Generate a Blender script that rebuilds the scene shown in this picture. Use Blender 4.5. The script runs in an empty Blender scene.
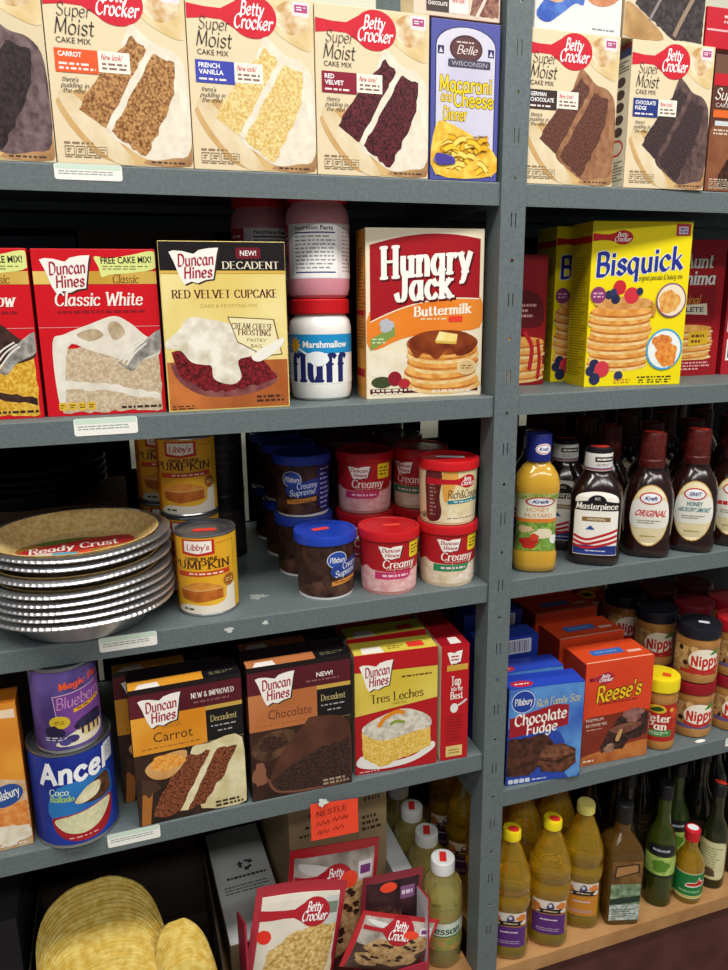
import bpy, bmesh, math, random
from mathutils import Vector, Matrix
SC = bpy.context.scene
COL = SC.collection
rnd = random.Random(7)
CAM = (-0.5117, -0.9485, 1.2927)
pi = math.pi

# ---------------------------------------------------------------- materials
_mats = {}
def lin(h):
    h = h.lstrip('#')
    out = []
    for i in (0, 2, 4):
        c = int(h[i:i+2], 16) / 255
        out.append(c / 12.92 if c <= 0.04045 else ((c + 0.055) / 1.055) ** 2.4)
    return (*out, 1)

def M(k, rough=0.42, metal=0.0, spec=0.35, trans=0.0, coat=0.0, ior=1.45):
    """solid colour, or ('n', c1, c2, scale[, c3]) for a grainy two/three tone"""
    if isinstance(k, bpy.types.Material):
        return k
    key = (k, rough, metal, spec, trans, coat)
    if key in _mats:
        return _mats[key]
    m = bpy.data.materials.new('paint_' + str(len(_mats)))
    m.use_nodes = True
    nt = m.node_tree
    b = nt.nodes['Principled BSDF']
    b.inputs['Roughness'].default_value = rough
    b.inputs['Metallic'].default_value = metal
    b.inputs['Specular IOR Level'].default_value = spec
    b.inputs['Transmission Weight'].default_value = trans
    b.inputs['Coat Weight'].default_value = coat
    b.inputs['Coat Roughness'].default_value = 0.04 if trans else 0.12
    b.inputs['IOR'].default_value = ior
    if isinstance(k, str):
        b.inputs['Base Color'].default_value = lin(k)
        m.diffuse_color = lin(k)
    else:
        cols, scale = [k[1], k[2]] + list(k[4:]), k[3]
        tc = nt.nodes.new('ShaderNodeTexCoord')
        no = nt.nodes.new('ShaderNodeTexNoise')
        no.inputs['Scale'].default_value = scale
        no.inputs['Detail'].default_value = 3
        nt.links.new(tc.outputs['Object'], no.inputs['Vector'])
        rp = nt.nodes.new('ShaderNodeValToRGB')
        el = rp.color_ramp.elements
        el[0].position, el[1].position = 0.36, 0.64
        el[0].color, el[1].color = lin(cols[0]), lin(cols[-1])
        if len(cols) == 3:
            e = el.new(0.5); e.color = lin(cols[1])
        nt.links.new(no.outputs['Fac'], rp.inputs['Fac'])
        nt.links.new(rp.outputs['Color'], b.inputs['Base Color'])
        m.diffuse_color = lin(cols[0])
    _mats[key] = m
    return m

# ---------------------------------------------------------------- objects
def empty(name, loc, rz=0):
    o = bpy.data.objects.new(name, None)
    o.empty_display_size = 0.02
    o.location = loc
    o.rotation_euler = (0, 0, rz)
    COL.objects.link(o)
    return o

def tag(o, label, cat, group=None, kind=None):
    o['label'] = label
    o['category'] = cat
    if group: o['group'] = group
    if kind: o['kind'] = kind
    return o

def thing(name, label, cat, loc, rz=0, group=None):
    return tag(empty(name, loc, rz), label, cat, group)

def kids(o):
    return [c for c in o.children]

def dup(o, loc, label=None, group=None, rz=None, parent=None):
    c = o.copy()
    COL.objects.link(c)
    if parent: c.parent = parent
    for ch in kids(o): dup(ch, None, parent=c)
    if loc is not None:
        c.location = loc
        if rz is not None: c.rotation_euler = (0, 0, rz)
        if label: c['label'] = label
        if group: c['group'] = group
    return c

class MB:
    def __init__(s):
        s.v = []; s.f = []; s.m = []; s.mats = []
    def mi(s, mat):
        mat = M(mat)
        if mat not in s.mats: s.mats.append(mat)
        return s.mats.index(mat)
    def add(s, verts, faces, mat):
        b = len(s.v); i = s.mi(mat)
        s.v += [tuple(q) for q in verts]
        s.f += [tuple(b + j for j in f) for f in faces]
        s.m += [i] * len(faces)
    def box(s, x0, x1, y0, y1, z0, z1, mat):
        v = [(x, y, z) for z in (z0, z1) for y in (y0, y1) for x in (x0, x1)]
        s.add(v, [(0,2,3,1), (4,5,7,6), (0,1,5,4), (2,6,7,3), (0,4,6,2), (1,3,7,5)], mat)
    def lathe(s, prof, mat, n=40, sx=1, sy=1, sq=None, c=(0,0,0), cap0=True, cap1=True):
        """prof: list of (r, z[, squareness]); sq 2 = round, larger = squarer"""
        v = []; f = []
        for p in prof:
            e = p[2] if len(p) > 2 else (sq or 2)
            for i in range(n):
                a = 2*pi*i/n
                ca, sa = math.cos(a), math.sin(a)
                k = (abs(ca)**e + abs(sa)**e) ** (-1/e)
                v.append((c[0] + p[0]*k*ca*sx, c[1] + p[0]*k*sa*sy, c[2] + p[1]))
        for j in range(len(prof)-1):
            for i in range(n):
                i2 = (i+1) % n
                f.append((j*n+i, j*n+i2, (j+1)*n+i2, (j+1)*n+i))
        if cap0: f.append(tuple(reversed(range(n))))
        if cap1: f.append(tuple((len(prof)-1)*n + i for i in range(n)))
        s.add(v, f, mat)
    def build(s, name, parent=None, smooth=30, bevel=0, label=None, loc=None):
        me = bpy.data.meshes.new(name)
        me.from_pydata(s.v, [], s.f)
        for m in s.mats: me.materials.append(m)
        for p, i in zip(me.polygons, s.m): p.material_index = i
        if bevel:
            bm = bmesh.new(); bm.from_mesh(me)
            bmesh.ops.remove_doubles(bm, verts=bm.verts, dist=1e-6)
            es = [e for e in bm.edges if len(e.link_faces) == 2 and e.calc_face_angle(0) > 0.6]
            bmesh.ops.bevel(bm, geom=es, offset=bevel, segments=2, profile=0.6, affect='EDGES', clamp_overlap=True)
            bm.to_mesh(me); bm.free()
        if smooth:
            for p in me.polygons: p.use_smooth = True
            me.set_sharp_from_angle(angle=math.radians(smooth))
        me.update()
        o = bpy.data.objects.new(name, me)
        COL.objects.link(o)
        if parent: o.parent = parent
        if loc: o.location = loc
        if label: o['label'] = label
        return o

# ---------------------------------------------------------------- lettering
_bf = {}
def block_text(txt, bold=0.0):
    key = (txt, bold)
    if key not in _bf:
        cu = bpy.data.curves.new('lettering', 'FONT')
        cu.body = txt; cu.resolution_u = 2; cu.offset = bold
        ob = bpy.data.objects.new('lettering', cu)
        me = ob.to_mesh()
        v = [(q.co.x, q.co.y) for q in me.vertices]
        f = [tuple(p.vertices) for p in me.polygons]
        ob.to_mesh_clear()
        bpy.data.objects.remove(ob); bpy.data.curves.remove(cu)
        x0 = min(q[0] for q in v); x1 = max(q[0] for q in v)
        y0 = min(q[1] for q in v); y1 = max(q[1] for q in v)
        v = [((x-x0)/(x1-x0), (y-y0)/(y1-y0)) for x, y in v]
        _bf[key] = (v, f)
    return _bf[key]

GL = {
'a':"4.6|3.6,4 2.6,5 1.4,4.9 .4,3.4 .4,1.6 1.4,.1 2.6,.3 3.6,2;3.6,5 3.6,2.5 3.8,.6 4.5,.1",
'b':"4.6|!.7,8 .7,0;.7,3.6 1.8,5 3,4.9 4,3.4 4,1.6 3,.1 1.8,.1 .7,1.4",
'c':"4.1|3.6,4 2.7,5 1.5,4.9 .4,3.4 .4,1.6 1.5,.1 2.8,.1 3.8,1",
'd':"4.7|3.6,4 2.6,5 1.4,4.9 .4,3.4 .4,1.6 1.4,.1 2.6,.3 3.6,2;!3.7,8 3.7,0",
'e':"4.3|.5,2.6 2,2.7 3.6,3 3.4,4.4 2.2,5.1 1,4.5 .4,3 .5,1.2 1.6,.1 2.8,.1 3.9,1.1",
'f':"3|3.2,7.3 2.2,8 1.4,7.4 1.2,6 1.2,3 1.2,0;!.2,5 2.5,5",
'g':"4.6|3.6,4 2.6,5 1.4,4.9 .4,3.4 .4,1.6 1.4,.1 2.6,.3 3.6,2;3.6,5 3.6,1 3.5,-1.6 2.4,-2.9 1.1,-2.7 .5,-1.8",
'h':"4.6|!.7,8 .7,0;.7,3.4 1.8,4.9 3,4.9 3.7,3.6 3.7,0",
'i':"1.7|!.8,5 .8,0;!.8,6.6 .8,7.4",
'j':"1.8|1,5 1,-1 .4,-2.8 -.6,-2.6;!1,6.6 1,7.4",
'k':"4.4|!.7,8 .7,0;!3.6,5 .9,2.3;!1.6,3 4,0",
'l':"1.7|!.8,8 .8,0",
'm':"6.9|!.7,5 .7,0;.7,3.4 1.6,4.8 2.7,4.9 3.4,3.6 3.4,0;3.4,3.4 4.3,4.8 5.4,4.9 6.1,3.6 6.1,0",
'n':"4.5|!.7,5 .7,0;.7,3.4 1.8,4.9 3,4.9 3.7,3.6 3.7,0",
'o':"4.5|2.2,5 .9,4.4 .4,2.5 .9,.6 2.2,0 3.5,.6 4,2.5 3.5,4.4 2.2,5",
'p':"4.5|!.7,5 .7,-3;.7,3.6 1.8,5 3,4.9 4,3.4 4,1.6 3,.1 1.8,.1 .7,1.4",
'q':"4.6|3.6,4 2.6,5 1.4,4.9 .4,3.4 .4,1.6 1.4,.1 2.6,.3 3.6,2;!3.6,5 3.6,-3",
'r':"3.2|!.7,5 .7,0;.7,3.2 1.5,4.6 2.4,5 3.1,4.5",
's':"3.7|3.2,4.2 2.3,5 1.2,4.9 .6,3.9 1.2,2.9 2.5,2.3 3.2,1.3 2.6,.2 1.4,0 .4,.8",
't':"3|1.2,7 1.2,3 1.3,.7 2,0 2.9,.5;!.1,5 2.6,5",
'u':"4.6|.7,5 .7,1.6 1.4,.1 2.6,.1 3.7,1.6;!3.7,5 3.7,0",
'v':"4.2|!.3,5 2.1,0;!2.1,0 3.9,5",
'w':"6|!.3,5 1.7,0;!1.7,0 3,4.5;!3,4.5 4.3,0;!4.3,0 5.7,5",
'x':"4.2|!.4,5 3.8,0;!3.8,5 .4,0",
'y':"4.2|!.4,5 2.2,0;4,5 2.2,0 1.3,-2.4 .3,-2.8",
'z':"4|!.5,5 3.6,5;!3.6,5 .4,0;!.4,0 3.7,0",
'A':"6|!.3,0 3,8;!3,8 5.7,0;!1.3,2.8 4.7,2.8",
'B':"5.2|!.8,8 .8,0;.8,8 3,8 4.2,7 4,5 2.6,4.2 .8,4.2;2.6,4.2 4.4,3.6 4.7,1.8 3.6,.1 .8,0",
'C':"5.7|5.2,6.6 4,7.9 2.4,7.8 .9,6.2 .5,4 .9,1.8 2.4,.2 4,.1 5.3,1.5",
'D':"5.8|!.8,8 .8,0;.8,8 3,7.9 4.8,6.4 5.3,4 4.8,1.6 3,.1 .8,0",
'E':"4.9|!.8,8 .8,0;!.8,8 4.3,8;!.8,4.2 3.7,4.2;!.8,0 4.5,0",
'F':"4.6|!.8,8 .8,0;!.8,8 4.3,8;!.8,4.2 3.7,4.2",
'G':"6|5.2,6.6 4,7.9 2.4,7.8 .9,6.2 .5,4 .9,1.8 2.4,.2 4,.1 5.2,1.2;!5.2,0 5.2,3.4;!5.2,3.4 3.4,3.4",
'H':"6|!.9,8 .9,0;!5.1,8 5.1,0;!.9,4.2 5.1,4.2",
'I':"2|!1,8 1,0",
'J':"4.4|!3.3,8 3.3,3;3.3,3 3,.8 2,0 .9,.3 .3,1.8",
'K':"5.6|!.9,8 .9,0;!4.9,8 1,3.6;!2,4.6 5.2,0",
'L':"4.7|!.8,8 .8,0;!.8,0 4.4,0",
'M':"7|!.8,0 1.2,8;!1.2,8 3.5,1;!3.5,1 5.8,8;!5.8,8 6.2,0",
'N':"6|!.9,0 .9,8;!.9,8 5.1,0;!5.1,0 5.1,8",
'O':"6.2|3.1,8 1.3,7 .5,4 1.3,1 3.1,0 4.9,1 5.7,4 4.9,7 3.1,8",
'P':"5|!.8,8 .8,0;.8,8 3.2,8 4.5,6.9 4.5,5.2 3.2,4 .8,3.9",
'R':"5.4|!.8,8 .8,0;.8,8 3.2,8 4.4,6.9 4.4,5.3 3.2,4.3 .8,4.2;!2.6,4.2 5,0",
'S':"5|4.3,6.6 3.2,8 1.7,7.8 .8,6.3 1.5,4.8 3.4,3.7 4.4,2.1 3.6,.4 2,0 .5,1.4",
'T':"5.2|!.2,8 5,8;!2.6,8 2.6,0",
'U':"5.8|.9,8 .9,2.5 1.8,.4 3,0 4.2,.4 5,2.5 5,8",
'V':"5.8|!.3,8 2.9,0;!2.9,0 5.5,8",
'W':"8|!.3,8 2.2,0;!2.2,0 4,7;!4,7 5.8,0;!5.8,0 7.7,8",
'Y':"5.4|!.3,8 2.7,4;!5.1,8 2.7,4;!2.7,4 2.7,0",
'&':"5.2|4.8,0 1.4,5.6 1.4,7.4 2.4,8 3.4,7.2 3,5.6 1,3.6 .5,1.8 1.4,.2 3,.1 4.8,2.6",
"'":"1.3|!.7,8 .5,6.4", '!':"1.6|!.8,8 .8,2.2;!.8,.6 .8,0", ' ':"2.6|", '.':"1.4|!.6,.5 .7,0",
}
def _cr(p, k=4):
    if len(p) < 3: return p
    out = []
    q = [p[0]] + p + [p[-1]]
    for i in range(1, len(q)-2):
        a, b, c, d = q[i-1:i+3]
        for j in range(k):
            t = j / k
            out.append(tuple(0.5*((2*b[n]) + (c[n]-a[n])*t + (2*a[n]-5*b[n]+4*c[n]-d[n])*t*t + (3*b[n]-a[n]-3*c[n]+d[n])*t**3) for n in (0, 1)))
    out.append(p[-1])
    return out

_sf = {}
def pen_text(txt, style='script', W=1.0, sh=0.0, grow=0.0):
    """single-stroke letters drawn with a broad pen ('script'), a thick-thin pen with slab ends ('serif') or an even pen ('mono')"""
    key = (txt, style, W, sh, grow)
    if key in _sf: return _sf[key]
    V = []; F = []; x = 0.0; Z = []; cnt = [0]
    def wid(dx, dy):
        a = math.atan2(dy, dx)
        if style == 'script': w = W*(0.38 + 0.75*abs(math.sin(a - 0.7)))
        elif style == 'serif': w = W*(0.40 + 0.75*abs(math.sin(a)))
        else: w = W
        return w + grow
    def strip(p):
        n = len(p); b = len(V)
        for i in range(n):
            a = p[max(0, i-1)]; c = p[min(n-1, i+1)]
            dx, dy = c[0]-a[0], c[1]-a[1]
            L = math.hypot(dx, dy) or 1
            w = wid(dx, dy)/2
            e = 0
            if i == 0: e = -1
            if i == n-1: e = 1
            ex, ey = dx/L*w*0.5*e, dy/L*w*0.5*e
            V.append((p[i][0] - dy/L*w + ex, p[i][1] + dx/L*w + ey))
            V.append((p[i][0] + dy/L*w + ex, p[i][1] - dx/L*w + ey))
        for i in range(n-1):
            F.append((b+2*i, b+2*i+1, b+2*i+3, b+2*i+2))
        cnt[0] += 1
        Z.extend([(cnt[0] % 4)*1.6e-5]*(len(V)-b))
    for ch in txt:
        if ch not in GL: ch = ' '
        adv, ss = GL[ch].split('|')
        for st in ss.split(';'):
            if not st: continue
            straight = st[0] == '!'
            p = [tuple(float(c) for c in q.split(',')) for q in st.lstrip('!').split()]
            q = p if straight else _cr(p)
            strip([(x + a, b) for a, b in q])
            if style == 'serif' and straight:
                for (a, b), (c, d) in ((p[0], p[-1]), (p[-1], p[0])):
                    if abs(b-d) > 2.5 and (b in (0, 5, 8, -3)):
                        s = 0.95*W*0.5 + 0.62
                        h = 0.42*W*0.5 + grow/2
                        o = len(V)
                        bb = b
                        V.extend([(x+a-s-grow/2, bb-h), (x+a+s+grow/2, bb-h), (x+a+s+grow/2, bb+h), (x+a-s-grow/2, bb+h)])
                        F.append((o, o+1, o+2, o+3))
                        cnt[0] += 1; Z.extend([(cnt[0] % 4)*1.6e-5]*4)
        x += float(adv) + (0.45 if style != 'script' else 0.3) + max(0, W+grow*0-1)*0.85
    V2 = [((a + sh*b)/max(x, 1e-3), b/8, q) for (a, b), q in zip(V, Z)]
    _sf[key] = (V2, F)
    return _sf[key]

# ---------------------------------------------------------------- printing on a surface
class Art:
    """flat printing laid on a face: mapf(u metres, v metres, lift) gives the 3D point"""
    def __init__(s, root, mapf, w, h, cut=None, cutv=None):
        s.cutv = cutv; s.clamp = False
        s.root, s.map, s.w, s.h, s.cut = root, mapf, w, h, cut
        s.nm = None; s.lb = None; s.boxes = []; s.obj = None; s.under = None; s.items = []
    def part(s, name, label=None, sub=False):
        s.end()
        s.nm, s.lb = name, label
        s.under = s.obj if sub and s.obj is not None else None
        return s
    def end(s):
        if s.nm and s.items:
            # pieces printed far apart become parts of their own
            it = s.items; n = len(it); own = list(range(n))
            def find(i):
                while own[i] != i: i = own[i]
                return i
            for i in range(n):
                for k in range(i):
                    a, b = it[i][0], it[k][0]
                    g = math.hypot(max(0, a[0]-b[1], b[0]-a[1]), max(0, a[2]-b[3], b[2]-a[3]))
                    big = max(a[4], b[4])
                    if g <= max(0.018, 0.45*big): own[find(i)] = find(k)
            first = None
            for q in sorted(set(find(i) for i in range(n))):
                mb = MB()
                for i in range(n):
                    if find(i) == q: mb.add(*it[i][1])
                o = mb.build(s.nm, s.under or s.root, smooth=0, label=s.lb)
                first = first or o
            if s.under is None: s.obj = first
        s.nm = None; s.items = []
    def emit(s, v, f, mat, sz=None):
        if not v: return
        if s.clamp: v = [(min(max(q[0], 0.004), 0.996), min(max(q[1], 0.004), 0.996)) + tuple(q[2:]) for q in v]
        u0 = min(q[0] for q in v); u1 = max(q[0] for q in v)
        v0 = min(q[1] for q in v); v1 = max(q[1] for q in v)
        k = 1 + max([b[4] for b in s.boxes if b[0] < u1 and b[1] > u0 and b[2] < v1 and b[3] > v0], default=0)
        s.boxes.append((u0, u1, v0, v1, k))
        lift = 0.00022 + (0.00016 if s.cutv else 0.00007)*k
        P = [(q[0]*s.w, q[1]*s.h, q[2] if len(q) > 2 else 0) for q in v]
        if s.cut:
            bm = bmesh.new()
            bv = [bm.verts.new(q) for q in P]
            for q in f:
                try: bm.faces.new([bv[i] for i in q])
                except ValueError: pass
            n = int((u1-u0)*s.w/s.cut)
            if n:
                if any(len(q) > 4 for q in f): bmesh.ops.triangulate(bm, faces=bm.faces[:])
                x = math.ceil(u0*s.w/s.cut)*s.cut
                while x < u1*s.w:
                    bmesh.ops.bisect_plane(bm, geom=bm.verts[:]+bm.edges[:]+bm.faces[:], plane_co=(x, 0, 0), plane_no=(1, 0, 0), dist=1e-7)
                    x += s.cut
            if s.cutv:
                if any(len(q) > 4 for q in f): bmesh.ops.triangulate(bm, faces=bm.faces[:])
                y = math.ceil(v0*s.h/s.cutv)*s.cutv
                while y < v1*s.h:
                    bmesh.ops.bisect_plane(bm, geom=bm.verts[:]+bm.edges[:]+bm.faces[:], plane_co=(0, y, 0), plane_no=(0, 1, 0), dist=1e-7)
                    y += s.cutv
            bm.verts.index_update()
            P = [tuple(q.co) for q in bm.verts]
            f = [tuple(q.index for q in fc.verts) for fc in bm.faces]
            bm.free()
        s.items.append(((u0*s.w, u1*s.w, v0*s.h, v1*s.h, sz or max((u1-u0)*s.w, (v1-v0)*s.h)), ([s.map(q[0], q[1], lift + q[2]) for q in P], f, mat)))
    def p(s, pts, mat):
        A = sum(pts[i-1][0]*pts[i][1] - pts[i][0]*pts[i-1][1] for i in range(len(pts)))
        if A < 0: pts = pts[::-1]
        s.emit(pts, [tuple(range(len(pts)))], mat)
    def r(s, u0, v0, u1, v1, mat, sk=0):
        s.p([(u0, v0), (u1, v0+sk), (u1, v1+sk), (u0, v1)], mat)
    def rr(s, u0, v0, u1, v1, rad, mat, sk=0):
        """rounded rectangle, rad in metres"""
        a, b = rad/s.w, rad/s.h
        pts = []
        for cx, cy, t0 in ((u1-a, v1-b, 0), (u0+a, v1-b, 90), (u0+a, v0+b, 180), (u1-a, v0+b, 270)):
            for i in range(5):
                t = math.radians(t0 + 22.5*i)
                x = cx + a*math.cos(t)
                pts.append((x, cy + b*math.sin(t) + sk*(x-u0)/(u1-u0)))
        s.p(pts, mat)
    def e(s, cu, cv, ru, rv, mat, n=28, rot=0):
        c, d = math.cos(math.radians(rot)), math.sin(math.radians(rot))
        pts = []
        for i in range(n):
            x, y = ru*s.w*math.cos(2*pi*i/n), rv*s.h*math.sin(2*pi*i/n)
            pts.append((cu + (x*c - y*d)/s.w, cv + (x*d + y*c)/s.h))
        s.p(pts, mat)
    def blob(s, cu, cv, ru, rv, mat, irr=0.18, seed=1, n=26):
        g = random.Random(seed)
        ph = [g.uniform(0, 6.28) for _ in range(4)]
        pts = []
        for i in range(n):
            t = 2*pi*i/n
            k = 1 + irr*(0.5*math.sin(3*t+ph[0]) + 0.35*math.sin(5*t+ph[1]) + 0.3*math.sin(8*t+ph[2])) + g.uniform(-.25, .25)*irr
            pts.append((cu + ru*k*math.cos(t), cv + rv*k*math.sin(t)))
        s.p(pts, mat)
    def j(s, pts, mat, amp=0.008, step=0.035, seed=3):
        """polygon with a crumbly outline"""
        g = random.Random(seed)
        out = []
        for i in range(len(pts)):
            a, b = pts[i], pts[(i+1) % len(pts)]
            n = max(1, int(math.hypot(a[0]-b[0], a[1]-b[1])/step))
            for q in range(n):
                t = q/n
                d = amp if q else 0
                out.append((a[0]+(b[0]-a[0])*t + g.uniform(-d, d), a[1]+(b[1]-a[1])*t + g.uniform(-d, d)))
        s.p(out, mat)
    def smooth(s, pts, mat, k=4):
        q = _cr([pts[-1]] + pts + pts[:2], k)
        s.p(q[k:-k-1], mat)
    def _put(s, vf, u0, v0, u1, v1, mat, rot, arc, sk):
        v, f = vf
        uc, vc = (u0+u1)/2, (v0+v1)/2
        c, d = math.cos(math.radians(rot)), math.sin(math.radians(rot))
        out = []
        for q in v:
            x, y = q[:2]
            a = (u0 + (u1-u0)*x - uc)*s.w
            b = (v0 + (v1-v0)*y - vc + arc*(1-(2*x-1)**2) + sk*x)*s.h
            out.append((uc + (a*c - b*d)/s.w, vc + (a*d + b*c)/s.h, q[2] if len(q) > 2 else 0))
        s.emit(out, f, mat, abs(v1-v0)*s.h)
    def t(s, txt, u0, v0, u1, v1, mat, b=0.0, sh=0.0, rot=0, arc=0, sk=0):
        v, f = block_text(txt, b)
        if sh:
            v = [(x + sh*y, y) for x, y in v]
            k = max(q[0] for q in v)
            v = [(x/k, y) for x, y in v]
        s._put((v, f), u0, v0, u1, v1, mat, rot, arc, sk)
    def s(s, txt, u0, v0, u1, v1, mat, W=1.0, st='script', sh=0.25, rot=0, arc=0, grow=0, sk=0):
        s._put(pen_text(txt, st, W, sh, grow), u0, v0, u1, v1, mat, rot, arc, sk)
    def lines(s, u0, v0, u1, v1, n, mat, fill=0.55, seed=1, sk=0):
        """rows of print too small to read"""
        g = random.Random(seed)
        V = []; F = []
        dv = (v1-v0)/n
        for i in range(n):
            y = v1 - (i+1)*dv + dv*(1-fill)/2
            x = u0; end = u1 - (u1-u0)*g.choice([0, 0.05, 0.15, 0.3])
            while x < end:
                L = min(g.uniform(.025, .09)*(0.1/max(s.w, .02)), end-x)
                o = len(V); y2 = y + sk*(x-u0)
                V += [(x, y2), (x+L, y2), (x+L, y2+dv*fill), (x, y2+dv*fill)]
                F.append((o, o+1, o+2, o+3))
                x += L + 0.014
        s.emit(V, F, mat, 0.008)
    def ring(s, cu, cv, ru, rv, t, mat, n=36):
        V = []; F = []
        for i in range(n):
            a = 2*pi*i/n
            V += [(cu+ru*math.cos(a), cv+rv*math.sin(a)), (cu+(ru-t)*math.cos(a), cv+(rv-t*s.w/s.h)*math.sin(a))]
            k = (i+1) % n
            F.append((2*i, 2*k, 2*k+1, 2*i+1))
        s.emit(V, F, mat)
    def stroke(s, pts, t, mat, k=4):
        """an open curved band of metric width t"""
        q = _cr(pts, k)
        V = []; F = []
        for i in range(len(q)):
            a, b = q[max(0, i-1)], q[min(len(q)-1, i+1)]
            dx, dy = (b[0]-a[0])*s.w, (b[1]-a[1])*s.h
            L = math.hypot(dx, dy) or 1
            V += [(q[i][0]-dy/L*t/2/s.w, q[i][1]+dx/L*t/2/s.h), (q[i][0]+dy/L*t/2/s.w, q[i][1]-dx/L*t/2/s.h)]
            if i: F.append((2*i-2, 2*i-1, 2*i+1, 2*i))
        s.emit(V, F, mat)

# ---------------------------------------------------------------- carton / round package bases
def carton(name, label, cat, bl, rot, w, h, d, cols, group=None, rough=0.38):
    """bl: front bottom left corner on the shelf; cols: (front, side, top); returns root and Art for front, left side, top"""
    r = math.radians(rot)
    cx = bl[0] + math.cos(r)*w/2 - math.sin(r)*d/2
    cy = bl[1] + math.sin(r)*w/2 + math.cos(r)*d/2
    o = thing(name, label, cat, (cx, cy, bl[2]), r, group)
    mb = MB()
    x, y = w/2, d/2
    f, sd, tp = [M(c, rough=rough) for c in cols]
    v = [(-x,-y,0), (x,-y,0), (x,y,0), (-x,y,0), (-x,-y,h), (x,-y,h), (x,y,h), (-x,y,h)]
    mb.add(v, [], f)
    for fc, m in (((0,1,5,4), f), ((2,3,7,6), f), ((3,0,4,7), sd), ((1,2,6,5), sd), ((4,5,6,7), tp), ((3,2,1,0), sd)):
        mb.f.append(fc); mb.m.append(mb.mi(m))
    mb.build('carton_body', o, smooth=0, bevel=0.0009)
    front = Art(o, lambda a, b, k: (a - x, -y - k, b), w, h)
    side = Art(o, lambda a, b, k: (-x - k, y - a, b), d, h)
    top = Art(o, lambda a, b, k: (a - x, -y + b, h + k), w, d)
    front.clamp = side.clamp = top.clamp = True
    return o, front, side, top

def flap(o, w, h, d, col, name='top_flap'):
    mb = MB()
    mb.box(-w/2+0.001, w/2-0.001, -d/2+0.0012, d/2*0.55, h, h+0.0006, M(col))
    return mb.build(name, o, smooth=0)

def aim(x, y, off=0):
    return math.atan2(CAM[0]-x, -(CAM[1]-y)) + math.radians(off)

def wrap(o, rad, z0, h, arc=180, sx=1, sy=1):
    """Art on a cylinder of radius rad; u runs over arc degrees centred on the front"""
    a0 = math.radians(arc)
    w = rad*a0
    def mp(a, b, k):
        t = a/rad - a0/2
        return ((rad*sx+k)*math.sin(t), -(rad*sy+k)*math.cos(t), z0 + b)
    return Art(o, mp, w, h, cut=rad*0.12)
# ================================================================ setting
Z1, Z2, Z3, Z4L, Z4R, Z5 = 1.4450, 1.1603, 0.8767, 0.5876, 0.5087, 0.1494
GREY = ('n', '#5d686a', '#677274', 220)
steel = M(GREY, rough=0.5, spec=0.4)
dark_steel = M('#15161a', rough=0.8)
white, offw, cream = '#f4f2ec', '#e9e6dc', '#eadfc0'
black = '#141216'
ink = '#2b2422'
red = '#c8141e'

def structure(name, x0, x1, y0, y1, z0, z1, mat):
    mb = MB(); mb.box(x0, x1, y0, y1, z0, z1, mat)
    o = mb.build(name, smooth=0)
    o['kind'] = 'structure'
    return o
FZ = -0.13
structure('floor', -3, 3, -3, 1.0, FZ-0.05, FZ, M(('n', '#8d857a', '#a39a8c', 6), rough=0.5))
structure('wall_back', -3, 3, 0.95, 1.0, FZ, 2.8, M('#e6e0cb', rough=0.8))
structure('ceiling', -3, 3, -3, 1.0, 2.8, 2.85, M('#e8e8e4', rough=0.9))


def make_post(x, flip, label, holes=True, y=-0.0032):
    mb = MB()
    yb = y
    mb.box(x, x+0.0376, yb, yb+0.002, FZ, 1.95, steel)
    if flip: mb.box(x+0.0356, x+0.0376, yb+0.002, yb+0.041, FZ, 1.95, steel)
    else: mb.box(x, x+0.002, yb+0.002, yb+0.041, FZ, 1.95, steel)
    o = tag(mb.build('steel_upright', None, smooth=0), label, 'shelf upright', 'shelving uprights')
    if holes:
        cm = MB()
        for k in range(-2, 16):
            z = 1.66 - 0.105*k
            cm.lathe([(0.0024, -0.01), (0.0024, 0.01)], dark_steel, n=12)
            for i in range(len(cm.v)-24, len(cm.v)):
                a, b, c = cm.v[i]
                cm.v[i] = (x+0.0197+a, yb+0.001-c, z+b)
            for dx in (-0.0033, 0.0033):
                cm.box(x+0.0197+dx-0.0008, x+0.0197+dx+0.0008, yb-0.01, yb+0.012, z-0.0615, z-0.0435, dark_steel)
        c = cm.build('cutter', None, smooth=0)
        md = o.modifiers.new('slots', 'BOOLEAN')
        md.operation = 'DIFFERENCE'; md.object = c; md.solver = 'EXACT'
        dg = bpy.context.evaluated_depsgraph_get()
        me = bpy.data.meshes.new_from_object(o.evaluated_get(dg))
        o.modifiers.clear(); o.data = me
        me.name = 'steel_upright'
        bpy.data.objects.remove(c)
    return o
bpy.context.view_layer.update()
make_post(0.0, False, 'slotted grey steel upright post between the two bays, running full height')
make_post(0.002, False, 'plain grey steel upright at the back of the shelves behind the slotted post', False, 0.456)

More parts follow.
